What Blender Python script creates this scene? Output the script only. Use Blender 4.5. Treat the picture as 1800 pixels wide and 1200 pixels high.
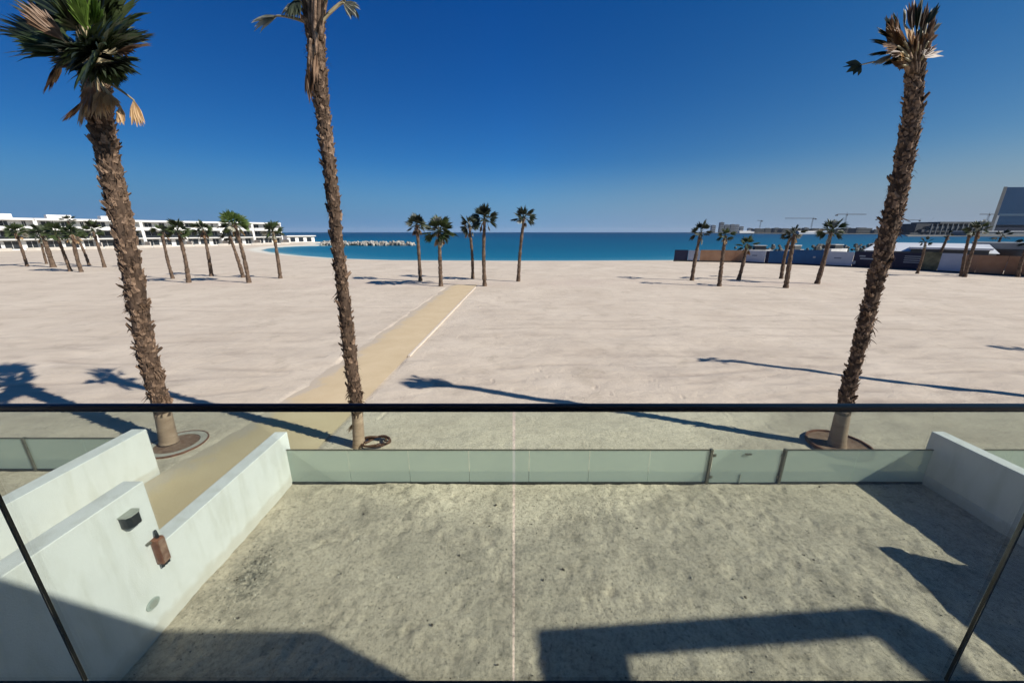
import bpy, math, random
import numpy as np
from mathutils import Vector, Matrix

random.seed(7)
rng = np.random.default_rng(7)
for o in list(bpy.data.objects):
    bpy.data.objects.remove(o)
S = bpy.context.scene
COL = S.collection

# ------------------------------------------------------------------ camera
H = 5.5                      # eye height above the sand (first floor balcony)
F = 645.0                    # focal length in pixels of the 1800 px wide photograph
TH = math.atan(192 / F)      # pitch below the horizon
cam_d = bpy.data.cameras.new('camera')
cam_d.sensor_fit = 'HORIZONTAL'
cam_d.sensor_width = 36
cam_d.lens = 36 * F / 1800
cam_d.clip_start = 0.05
cam_d.clip_end = 90000
cam = bpy.data.objects.new('camera', cam_d)
COL.objects.link(cam)
cam.location = (0, 0, H)
cam.rotation_euler = (math.pi / 2 - TH, 0, 0)
S.camera = cam

# ------------------------------------------------------------------ light
EL = math.radians(37.3)
AZ = math.radians(158.2)                     # direction in which shadows fall (from +X)
light_dir = Vector((math.cos(AZ) * math.cos(EL), math.sin(AZ) * math.cos(EL), -math.sin(EL)))
sun_d = bpy.data.lights.new('sun', 'SUN')
sun_d.energy = 4.5
sun_d.angle = math.radians(0.53)
sun_d.color = (1.0, 0.945, 0.87)
sun = bpy.data.objects.new('sun', sun_d)
COL.objects.link(sun)
sun.rotation_euler = light_dir.to_track_quat('-Z', 'Y').to_euler()
sun.location = (30, -12, 40)

W = bpy.data.worlds.new('World')
S.world = W
W.use_nodes = True
wn = W.node_tree
wn.nodes.clear()
sky = wn.nodes.new('ShaderNodeTexSky')
sky.sky_type = 'NISHITA'
sky.sun_disc = False
sky.sun_elevation = EL
to_sun = -light_dir
sky.sun_rotation = math.atan2(to_sun.x, to_sun.y)
sky.altitude = 0
sky.air_density = 1.0
sky.dust_density = 0.6
sky.ozone_density = 4.0
hs = wn.nodes.new('ShaderNodeHueSaturation')
hs.inputs['Saturation'].default_value = 1.28
hs.inputs['Value'].default_value = 1.0
# deep, slightly polarised blue of the photograph: the same grade all round, by height and by distance from the sun
tcw = wn.nodes.new('ShaderNodeTexCoord')
sep = wn.nodes.new('ShaderNodeSeparateXYZ')
wn.links.new(tcw.outputs['Generated'], sep.inputs[0])
rh = wn.nodes.new('ShaderNodeValToRGB')
for i_, (p_, c_) in enumerate(((0.0, (1.0, 1.0, 1.0)), (0.16, (1.0, 1.0, 1.0)), (0.5, (0.36, 0.88, 1.0)))):
    e_ = rh.color_ramp.elements[i_] if i_ < 2 else rh.color_ramp.elements.new(p_)
    e_.position = p_
    e_.color = (*c_, 1)
wn.links.new(sep.outputs['Z'], rh.inputs[0])
dt = wn.nodes.new('ShaderNodeVectorMath')
dt.operation = 'DOT_PRODUCT'
hz = Vector((to_sun.x, to_sun.y, 0)).normalized()
dt.inputs[1].default_value = hz
wn.links.new(tcw.outputs['Generated'], dt.inputs[0])
hm = wn.nodes.new('ShaderNodeMath')
hm.operation = 'MULTIPLY_ADD'
hm.inputs[1].default_value = 0.5
hm.inputs[2].default_value = 0.5
wn.links.new(dt.outputs['Value'], hm.inputs[0])
ra = wn.nodes.new('ShaderNodeValToRGB')
for i_, (p_, c_) in enumerate(((0.03, (0.15, 0.37, 0.56)), (0.315, (0.200, 0.520, 0.80)), (0.75, (0.45, 0.55, 0.60)), (1.0, (0.50, 0.57, 0.60)))):
    e_ = ra.color_ramp.elements[i_] if i_ < 2 else ra.color_ramp.elements.new(p_)
    e_.position = p_
    e_.color = (*c_, 1)
wn.links.new(hm.outputs[0], ra.inputs[0])
def wmul(a, b):
    m_ = wn.nodes.new('ShaderNodeVectorMath')
    m_.operation = 'MULTIPLY'
    wn.links.new(a, m_.inputs[0])
    wn.links.new(b, m_.inputs[1])
    return m_.outputs[0]
graded = wmul(wmul(hs.outputs[0], ra.outputs[0]), rh.outputs[0])
# low layer of sea haze along the whole horizon
rz_ = wn.nodes.new('ShaderNodeValToRGB')
for i_, (p_, c_) in enumerate(((0.03, (0.100, 0.240, 0.460)), (0.315, (0.150, 0.315, 0.550)), (0.75, (0.255, 0.325, 0.425)), (1.0, (0.30, 0.345, 0.42)))):
    e_ = rz_.color_ramp.elements[i_] if i_ < 2 else rz_.color_ramp.elements.new(p_)
    e_.position = p_
    e_.color = (*c_, 1)
wn.links.new(hm.outputs[0], rz_.inputs[0])
sc_ = wn.nodes.new('ShaderNodeVectorMath')
sc_.operation = 'SCALE'
sc_.inputs['Scale'].default_value = 8.5
wn.links.new(rz_.outputs[0], sc_.inputs[0])
hf = wn.nodes.new('ShaderNodeMapRange')
hf.interpolation_type = 'SMOOTHSTEP'
hf.inputs['From Min'].default_value = 0.0
hf.inputs['From Max'].default_value = 0.17
hf.inputs['To Min'].default_value = 1.0
hf.inputs['To Max'].default_value = 0.0
wn.links.new(sep.outputs['Z'], hf.inputs[0])
hmx = wn.nodes.new('ShaderNodeMix')
hmx.data_type = 'RGBA'
wn.links.new(hf.outputs[0], hmx.inputs[0])
wn.links.new(graded, hmx.inputs[6])
wn.links.new(sc_.outputs[0], hmx.inputs[7])
graded = hmx.outputs[2]
bg = wn.nodes.new('ShaderNodeBackground')
bg.inputs['Strength'].default_value = 0.085
wo = wn.nodes.new('ShaderNodeOutputWorld')
wn.links.new(sky.outputs[0], hs.inputs['Color'])
wn.links.new(graded, bg.inputs['Color'])
wn.links.new(bg.outputs[0], wo.inputs['Surface'])

S.render.engine = 'CYCLES'
S.view_settings.view_transform = 'Standard'
S.view_settings.look = 'None'
S.view_settings.gamma = 1
S.view_settings.exposure = 0.46
S.view_settings.use_curve_mapping = False
S.cycles.max_bounces = 8
S.cycles.transparent_max_bounces = 24

# ------------------------------------------------------------------ survey helpers (photo pixel -> place)
def ray(px, py):
    x = (px - 900) / F
    y = -(py - 600) / F
    return Vector((x, math.cos(TH) + y * math.sin(TH), -math.sin(TH) + y * math.cos(TH)))

def ground(px, py, z=0.0):
    r = ray(px, py)
    t = (z - H) / r.z
    return Vector((0, 0, H)) + r * t

def at_y(px, py, Y):
    r = ray(px, py)
    return Vector((0, 0, H)) + r * (Y / r.y)

# ------------------------------------------------------------------ object helpers
def tag(o, label=None, cat=None, group=None, kind=None):
    if label: o['label'] = label
    if cat: o['category'] = cat
    if group: o['group'] = group
    if kind: o['kind'] = kind
    return o

def thing(name, loc, label, cat, group=None, rz=0.0):
    o = bpy.data.objects.new(name, None)
    o.empty_display_size = 0.3
    COL.objects.link(o)
    o.location = loc
    o.rotation_euler = (0, 0, rz)
    return tag(o, label, cat, group)

class MB:
    def __init__(self):
        self.v = []
        self.f = []
    def box(self, x0, x1, y0, y1, z0, z1):
        b = len(self.v)
        self.v += [(x0, y0, z0), (x1, y0, z0), (x1, y1, z0), (x0, y1, z0),
                   (x0, y0, z1), (x1, y0, z1), (x1, y1, z1), (x0, y1, z1)]
        self.f += [tuple(b + i for i in q) for q in
                   ((0, 3, 2, 1), (4, 5, 6, 7), (0, 1, 5, 4), (1, 2, 6, 5), (2, 3, 7, 6), (3, 0, 4, 7))]
        return self
    def prism(self, pts, z0, z1):
        b = len(self.v)
        n = len(pts)
        self.v += [(p[0], p[1], z0) for p in pts] + [(p[0], p[1], z1) for p in pts]
        self.f.append(tuple(b + i for i in reversed(range(n))))
        self.f.append(tuple(b + n + i for i in range(n)))
        for i in range(n):
            j = (i + 1) % n
            self.f.append((b + i, b + j, b + n + j, b + n + i))
        return self
    def tube(self, pts, rad, seg=8, cap=True):
        pts = [Vector(p) for p in pts]
        b = len(self.v)
        n = len(pts)
        for i, p in enumerate(pts):
            t = (pts[min(i + 1, n - 1)] - pts[max(i - 1, 0)]).normalized()
            a = Vector((1, 0, 0)) if abs(t.x) < 0.8 else Vector((0, 1, 0))
            u = t.cross(a).normalized()
            w = t.cross(u)
            r = rad[i] if hasattr(rad, '__len__') else rad
            for k in range(seg):
                an = 2 * math.pi * k / seg
                self.v.append(tuple(p + (u * math.cos(an) + w * math.sin(an)) * r))
        for i in range(n - 1):
            for k in range(seg):
                k2 = (k + 1) % seg
                self.f.append((b + i * seg + k, b + i * seg + k2, b + (i + 1) * seg + k2, b + (i + 1) * seg + k))
        if cap:
            self.f.append(tuple(b + k for k in reversed(range(seg))))
            self.f.append(tuple(b + (n - 1) * seg + k for k in range(seg)))
        return self
    def ring(self, cx, cy, r0, r1, z0, z1, seg=40):
        b = len(self.v)
        for k in range(seg):
            a = 2 * math.pi * k / seg
            c, s = math.cos(a), math.sin(a)
            self.v += [(cx + r0 * c, cy + r0 * s, z0), (cx + r1 * c, cy + r1 * s, z0),
                       (cx + r1 * c, cy + r1 * s, z1), (cx + r0 * c, cy + r0 * s, z1)]
        for k in range(seg):
            i = b + 4 * k
            j = b + 4 * ((k + 1) % seg)
            for q in range(4):
                q2 = (q + 1) % 4
                self.f.append((i + q, j + q, j + q2, i + q2))
        return self
    def mesh(self, name, mat, smooth=False, bevel=0.0):
        me = bpy.data.meshes.new(name)
        me.from_pydata(self.v, [], self.f)
        me.update()
        if bevel > 0:
            import bmesh
            bm = bmesh.new()
            bm.from_mesh(me)
            bmesh.ops.recalc_face_normals(bm, faces=bm.faces)
            ed = [e for e in bm.edges if len(e.link_faces) == 2 and e.calc_face_angle(0) > 0.5]
            bmesh.ops.bevel(bm, geom=ed, offset=bevel, segments=2, affect='EDGES', profile=0.5)
            bm.to_mesh(me)
            bm.free()
        if smooth:
            me.polygons.foreach_set('use_smooth', [True] * len(me.polygons))
        if mat: me.materials.append(mat)
        return me
    def build(self, name, mat, parent=None, smooth=False, bevel=0.0):
        o = bpy.data.objects.new(name, self.mesh(name, mat, smooth, bevel))
        COL.objects.link(o)
        if parent: o.parent = parent
        return o

def inst(name, me, parent=None, loc=(0, 0, 0), rot=None, scale=None):
    o = bpy.data.objects.new(name, me)
    COL.objects.link(o)
    if parent: o.parent = parent
    o.location = loc
    if rot is not None: o.rotation_euler = rot
    if scale is not None: o.scale = scale
    return o

def copy_tree(o, parent=None):
    c = o.copy()
    COL.objects.link(c)
    c.parent = parent
    for ch in list(o.children):
        copy_tree(ch, c)
    return c

# ------------------------------------------------------------------ materials
def new_mat(name):
    m = bpy.data.materials.new(name)
    m.use_nodes = True
    nt = m.node_tree
    return m, nt, nt.nodes['Principled BSDF']

def N(nt, t, **kw):
    n = nt.nodes.new(t)
    for k, v in kw.items():
        if k in n.inputs.keys(): n.inputs[k].default_value = v
        else: setattr(n, k, v)
    return n

def ramp(nt, fac, stops):
    r = nt.nodes.new('ShaderNodeValToRGB')
    el = r.color_ramp.elements
    while len(el) < len(stops): el.new(0.5)
    for e, (p, c) in zip(el, stops):
        e.position = p
        e.color = (*c, 1) if len(c) == 3 else c
    nt.links.new(fac, r.inputs['Fac'])
    return r

def mix(nt, fac, a, b, mode='MIX'):
    m = nt.nodes.new('ShaderNodeMix')
    m.data_type = 'RGBA'
    m.blend_type = mode
    for s, x in ((0, fac), (6, a), (7, b)):
        if isinstance(x, (int, float)): m.inputs[s].default_value = x
        elif isinstance(x, tuple): m.inputs[s].default_value = (*x, 1)
        else: nt.links.new(x, m.inputs[s])
    return m.outputs[2]

def noisy(name, c0, c1, scale=3.0, rough=0.8, detail=6, bump=0.0, bscale=None, spec=0.3, metal=0.0, vary=0.0, coord='Object', stretch=None):
    m, nt, bs = new_mat(name)
    tc = N(nt, 'ShaderNodeTexCoord')
    vec = tc.outputs[coord]
    if stretch:
        mp = N(nt, 'ShaderNodeMapping')
        mp.inputs['Scale'].default_value = stretch
        nt.links.new(vec, mp.inputs['Vector'])
        vec = mp.outputs[0]
    n = N(nt, 'ShaderNodeTexNoise', Scale=scale, Detail=detail, Roughness=0.6)
    nt.links.new(vec, n.inputs['Vector'])
    r = ramp(nt, n.outputs['Fac'], [(0.3, c0), (0.7, c1)])
    col = r.outputs[0]
    if vary:
        oi = N(nt, 'ShaderNodeObjectInfo')
        mr = N(nt, 'ShaderNodeMapRange')
        mr.inputs['To Min'].default_value = 1 - vary
        mr.inputs['To Max'].default_value = 1 + vary
        nt.links.new(oi.outputs['Random'], mr.inputs['Value'])
        hsv = N(nt, 'ShaderNodeHueSaturation')
        nt.links.new(mr.outputs[0], hsv.inputs['Value'])
        nt.links.new(col, hsv.inputs['Color'])
        col = hsv.outputs[0]
    nt.links.new(col, bs.inputs['Base Color'])
    bs.inputs['Roughness'].default_value = rough
    bs.inputs['Specular IOR Level'].default_value = spec
    bs.inputs['Metallic'].default_value = metal
    if bump:
        b = N(nt, 'ShaderNodeBump', Strength=bump, Distance=0.02)
        n2 = N(nt, 'ShaderNodeTexNoise', Scale=bscale or scale * 6, Detail=5)
        nt.links.new(vec, n2.inputs['Vector'])
        nt.links.new(n2.outputs['Fac'], b.inputs['Height'])
        nt.links.new(b.outputs[0], bs.inputs['Normal'])
    return m

M = {}
M['plaster'] = noisy('white_plaster', (0.74, 0.735, 0.72), (0.80, 0.795, 0.78), 1.6, 0.85, bump=0.25, bscale=60)
def plaster_stained():
    m = M['plaster']
    nt = m.node_tree
    bs = nt.nodes['Principled BSDF']
    src = bs.inputs['Base Color'].links[0].from_socket
    geo = N(nt, 'ShaderNodeNewGeometry')
    mp = N(nt, 'ShaderNodeMapping')
    mp.inputs['Scale'].default_value = (3.0, 3.0, 0.45)
    nt.links.new(geo.outputs['Position'], mp.inputs['Vector'])
    n = N(nt, 'ShaderNodeTexNoise', Scale=1.6, Detail=7, Roughness=0.65)
    nt.links.new(mp.outputs[0], n.inputs['Vector'])
    r = ramp(nt, n.outputs['Fac'], [(0.36, (0.86, 0.85, 0.81)), (0.52, (1, 1, 1))])
    c = mix(nt, 0.8, src, r.outputs[0], 'MULTIPLY')
    sp_ = N(nt, 'ShaderNodeSeparateXYZ')
    nt.links.new(geo.outputs['Position'], sp_.inputs[0])
    n2 = N(nt, 'ShaderNodeTexNoise', Scale=5.0, Detail=6)
    nt.links.new(geo.outputs['Position'], n2.inputs['Vector'])
    ma = N(nt, 'ShaderNodeMath', operation='MULTIPLY_ADD')
    nt.links.new(n2.outputs['Fac'], ma.inputs[0])
    ma.inputs[1].default_value = -0.35
    nt.links.new(sp_.outputs['Z'], ma.inputs[2])
    r2 = ramp(nt, ma.outputs[0], [(0.0, (0.5, 0.5, 0.5)), (0.10, (0, 0, 0))])
    c = mix(nt, r2.outputs[0], c, (0.55, 0.49, 0.40))
    nt.links.new(c, bs.inputs['Base Color'])
plaster_stained()
M['plaster_far'] = noisy('white_render', (0.62, 0.61, 0.58), (0.76, 0.75, 0.72), 0.35, 0.85)
M['rail'] = noisy('black_powder_coat', (0.004, 0.005, 0.012), (0.006, 0.007, 0.016), 20, 0.38, spec=0.5)
M['seal'] = noisy('pale_silicone', (0.62, 0.58, 0.50), (0.72, 0.68, 0.60), 8, 0.5)
M['edge'] = noisy('dark_glass_edge', (0.006, 0.009, 0.008), (0.014, 0.018, 0.016), 20, 0.15, spec=0.6)
M['steel'] = noisy('weathered_bronze_metal', (0.10, 0.095, 0.075), (0.19, 0.18, 0.145), 12, 0.5, spec=0.5, metal=0.3)
M['channel'] = noisy('dark_base_channel', (0.02, 0.022, 0.022), (0.05, 0.052, 0.05), 9, 0.6)
M['toprail'] = noisy('thin_brown_capping', (0.07, 0.065, 0.05), (0.13, 0.12, 0.09), 9, 0.5)
M['rust'] = noisy('rusty_brown', (0.10, 0.035, 0.018), (0.30, 0.13, 0.075), 14, 0.85, bump=0.4, bscale=40)
M['soil'] = noisy('brown_soil', (0.13, 0.07, 0.045), (0.30, 0.20, 0.14), 9, 0.95, bump=0.8, bscale=30)
M['ringm'] = noisy('rusty_edging', (0.09, 0.035, 0.022), (0.24, 0.11, 0.07), 12, 0.85)
M['concrete'] = noisy('pale_concrete', (0.34, 0.31, 0.26), (0.46, 0.43, 0.37), 5, 0.9, bump=0.3)
M['hose'] = noisy('brown_hose', (0.06, 0.03, 0.018), (0.12, 0.06, 0.04), 10, 0.6)
M['lamp'] = noisy('grey_lamp_housing', (0.30, 0.31, 0.27), (0.38, 0.39, 0.34), 10, 0.6)
M['lampd'] = noisy('dark_lamp_body', (0.012, 0.014, 0.014), (0.03, 0.032, 0.03), 10, 0.5)
M['cover'] = noisy('grey_cover', (0.33, 0.37, 0.34), (0.42, 0.46, 0.42), 10, 0.6)
M['stone'] = noisy('dark_stone', (0.05, 0.04, 0.03), (0.16, 0.12, 0.09), 20, 0.9, vary=0.4)

# trunk, leaf bases, fronds
M['trunk'] = noisy('palm_bark', (0.03, 0.018, 0.011), (0.12, 0.08, 0.055), 7, 0.95, bump=1.0, bscale=22, stretch=(1, 1, 0.35))
M['boot'] = noisy('leaf_base_bark', (0.045, 0.025, 0.015), (0.27, 0.185, 0.125), 11, 0.95, bump=0.7, bscale=40, vary=0.6)
M['bare'] = noisy('bare_palm_trunk', (0.26, 0.17, 0.115), (0.44, 0.32, 0.235), 5, 0.9, bump=0.5, bscale=25, stretch=(0.6, 0.6, 2.2))
M['fibre'] = noisy('brown_fibre', (0.04, 0.022, 0.012), (0.16, 0.10, 0.06), 12, 0.95)
M['trunk_far'] = noisy('far_palm_bark', (0.045, 0.030, 0.02), (0.19, 0.13, 0.09), 2.5, 0.95, bump=0.8, bscale=8)
def leaf_mat(name, c0, c1, c2, vary=0.35):
    m, nt, bs = new_mat(name)
    tc = N(nt, 'ShaderNodeTexCoord')
    n = N(nt, 'ShaderNodeTexNoise', Scale=4.0, Detail=4)
    nt.links.new(tc.outputs['Object'], n.inputs['Vector'])
    r = ramp(nt, n.outputs['Fac'], [(0.28, c0), (0.5, c1), (0.74, c2)])
    oi = N(nt, 'ShaderNodeObjectInfo')
    mr = N(nt, 'ShaderNodeMapRange')
    mr.inputs['To Min'].default_value = 1 - vary
    mr.inputs['To Max'].default_value = 1 + vary
    nt.links.new(oi.outputs['Random'], mr.inputs['Value'])
    hsv = N(nt, 'ShaderNodeHueSaturation')
    nt.links.new(mr.outputs[0], hsv.inputs['Value'])
    nt.links.new(r.outputs[0], hsv.inputs['Color'])
    nt.links.new(hsv.outputs[0], bs.inputs['Base Color'])
    bs.inputs['Roughness'].default_value = 0.5
    bs.inputs['Specular IOR Level'].default_value = 0.35
    tr = N(nt, 'ShaderNodeBsdfTranslucent')
    nt.links.new(hsv.outputs[0], tr.inputs['Color'])
    ms = N(nt, 'ShaderNodeMixShader', Fac=0.22)
    nt.links.new(bs.outputs[0], ms.inputs[1])
    nt.links.new(tr.outputs[0], ms.inputs[2])
    nt.links.new(ms.outputs[0], nt.nodes['Material Output'].inputs['Surface'])
    return m
M['leaf'] = leaf_mat('palm_leaf_green', (0.018, 0.028, 0.012), (0.040, 0.062, 0.020), (0.085, 0.105, 0.040))
M['leaf_dark'] = leaf_mat('palm_leaf_dark', (0.012, 0.018, 0.012), (0.025, 0.036, 0.020), (0.055, 0.062, 0.035))
M['leaf_bright'] = leaf_mat('palm_leaf_bright', (0.06, 0.11, 0.018), (0.13, 0.22, 0.035), (0.20, 0.28, 0.07), 0.2)
M['leaf_mid'] = leaf_mat('palm_leaf_mid', (0.03, 0.05, 0.014), (0.07, 0.115, 0.025), (0.12, 0.17, 0.045), 0.5)
M['leaf_dead'] = leaf_mat('palm_leaf_dead', (0.20, 0.12, 0.055), (0.44, 0.28, 0.13), (0.58, 0.41, 0.23), 0.25)
M['leaf_brown'] = leaf_mat('palm_leaf_brown', (0.07, 0.038, 0.02), (0.19, 0.11, 0.06), (0.32, 0.20, 0.12), 0.3)
M['leaf_pale'] = leaf_mat('palm_leaf_pale', (0.20, 0.20, 0.15), (0.36, 0.35, 0.27), (0.5, 0.48, 0.38), 0.2)
M['petiole'] = noisy('petiole', (0.24, 0.20, 0.11), (0.40, 0.33, 0.20), 6, 0.6, vary=0.25)

# glass
def glass_mat(name, tint, refl=1.0):
    m, nt, bs = new_mat(name)
    nt.nodes.remove(bs)
    tr = N(nt, 'ShaderNodeBsdfTransparent')
    tr.inputs['Color'].default_value = (*tint, 1)
    gl = N(nt, 'ShaderNodeBsdfGlossy')
    gl.inputs['Roughness'].default_value = 0.0
    fr = N(nt, 'ShaderNodeFresnel', IOR=1.45)
    mu = N(nt, 'ShaderNodeMath', operation='MULTIPLY')
    mu.inputs[1].default_value = refl
    nt.links.new(fr.outputs[0], mu.inputs[0])
    ms = N(nt, 'ShaderNodeMixShader')
    nt.links.new(mu.outputs[0], ms.inputs[0])
    nt.links.new(tr.outputs[0], ms.inputs[1])
    nt.links.new(gl.outputs[0], ms.inputs[2])
    nt.links.new(ms.outputs[0], nt.nodes['Material Output'].inputs['Surface'])
    return m
M['glass'] = glass_mat('balcony_glass', (0.885, 0.94, 0.895), 0.35)
def frosted():
    m, nt, bs = new_mat('frosted_glass')
    bs.inputs['Base Color'].default_value = (0.72, 0.78, 0.71, 1)
    bs.inputs['Roughness'].default_value = 0.35
    bs.inputs['Specular IOR Level'].default_value = 0.4
    tl = N(nt, 'ShaderNodeBsdfTranslucent')
    tl.inputs['Color'].default_value = (0.76, 0.82, 0.75, 1)
    tr = N(nt, 'ShaderNodeBsdfTransparent')
    tr.inputs['Color'].default_value = (0.88, 0.94, 0.88, 1)
    m1 = N(nt, 'ShaderNodeMixShader', Fac=0.45)
    nt.links.new(bs.outputs[0], m1.inputs[1])
    nt.links.new(tl.outputs[0], m1.inputs[2])
    m2 = N(nt, 'ShaderNodeMixShader', Fac=0.38)
    nt.links.new(m1.outputs[0], m2.inputs[1])
    nt.links.new(tr.outputs[0], m2.inputs[2])
    nt.links.new(m2.outputs[0], nt.nodes['Material Output'].inputs['Surface'])
    return m
M['frost'] = frosted()
M['dark_glass'] = noisy('dark_window_glass', (0.012, 0.016, 0.02), (0.03, 0.036, 0.042), 0.5, 0.12, spec=0.5)

# ------------------------------------------------------------------ noise for the sand relief
def vnoise(x, y, seed):
    xi = np.floor(x).astype(np.int64)
    yi = np.floor(y).astype(np.int64)
    xf, yf = x - xi, y - yi
    u, v = xf * xf * xf * (xf * (xf * 6 - 15) + 10), yf * yf * yf * (yf * (yf * 6 - 15) + 10)
    def h(a, b):
        n = (a * 374761393 + b * 668265263 + seed * 1442695041) & 0xffffffff
        n = ((n ^ (n >> 13)) * 1274126177) & 0xffffffff
        return ((n ^ (n >> 16)) & 0xffff) / 65535.0
    return (h(xi, yi) * (1 - u) + h(xi + 1, yi) * u) * (1 - v) + (h(xi, yi + 1) * (1 - u) + h(xi + 1, yi + 1) * u) * v - 0.5

# shoreline of the bay; the sea lies on its far side
SEA = [(2500, 900), (900, 330), (400, 205), (220, 150), (130, 118), (80, 100), (50, 90), (36.3, 83.9), (12.5, 82.3), (0, 82.2), (-25.5, 83.9),
       (-40.6, 89.3), (-59, 102.6), (-75.1, 117.2), (-87.9, 132), (-96.6, 150), (-98.5, 163), (-95.5, 172),
       (-88, 177), (-84, 179), (-90, 186), (-104, 196), (-108, 215), (-112, 240), (-170, 262), (-1200, 420), (-1200, 6000), (6000, 6000), (6000, 2000)]
def shore_sd(x, y):
    P = np.array(SEA, float)
    Q = np.roll(P, -1, 0)
    d = np.full(x.shape, 1e9)
    ins = np.zeros(x.shape, bool)
    for (ax, ay), (bx, by) in zip(P, Q):
        dx, dy = bx - ax, by - ay
        t = np.clip(((x - ax) * dx + (y - ay) * dy) / (dx * dx + dy * dy), 0, 1)
        d = np.minimum(d, np.hypot(x - ax - t * dx, y - ay - t * dy))
        c = (ay > y) != (by > y)
        with np.errstate(divide='ignore', invalid='ignore'):
            xx = ax + (y - ay) * dx / (dy if dy else 1e-9)
        ins ^= c & (x < xx)
    return np.where(ins, -d, d)

PATH_L = [(-8.36, 1.5), (-8.35, 7.1), (-7.80, 11.2), (-6.80, 38.2), (-6.75, 40.0)]
PATH_R = [(-5.26, 1.5), (-5.20, 7.4), (-5.0, 11.6), (-3.85, 38.2), (-3.80, 40.0)]
def edge_x(E, y):
    return np.interp(y, [p[1] for p in E], [p[0] for p in E])

def axis(parts):
    out = []
    for a, b, s in parts:
        out.append(np.arange(a, b, s))
    return np.unique(np.round(np.concatenate(out), 4))

def grid_mesh(name, X, Y, Z, mat, attrs=None):
    ny, nx = X.shape
    co = np.stack([X, Y, Z], -1).reshape(-1, 3).astype(np.float32)
    i = np.arange(ny * nx).reshape(ny, nx)
    q = np.stack([i[:-1, :-1], i[:-1, 1:], i[1:, 1:], i[1:, :-1]], -1).reshape(-1, 4)
    me = bpy.data.meshes.new(name)
    me.vertices.add(len(co))
    me.vertices.foreach_set('co', co.ravel())
    me.loops.add(q.size)
    me.loops.foreach_set('vertex_index', q.ravel().astype(np.int32))
    me.polygons.add(len(q))
    me.polygons.foreach_set('loop_start', (np.arange(len(q)) * 4).astype(np.int32))
    me.polygons.foreach_set('loop_total', np.full(len(q), 4, np.int32))
    me.polygons.foreach_set('use_smooth', np.ones(len(q), bool))
    me.update(calc_edges=True)
    for k, v in (attrs or {}).items():
        a = me.attributes.new(k, 'FLOAT', 'POINT')
        a.data.foreach_set('value', v.ravel().astype(np.float32))
    me.materials.append(mat)
    o = bpy.data.objects.new(name, me)
    COL.objects.link(o)
    return o

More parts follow.
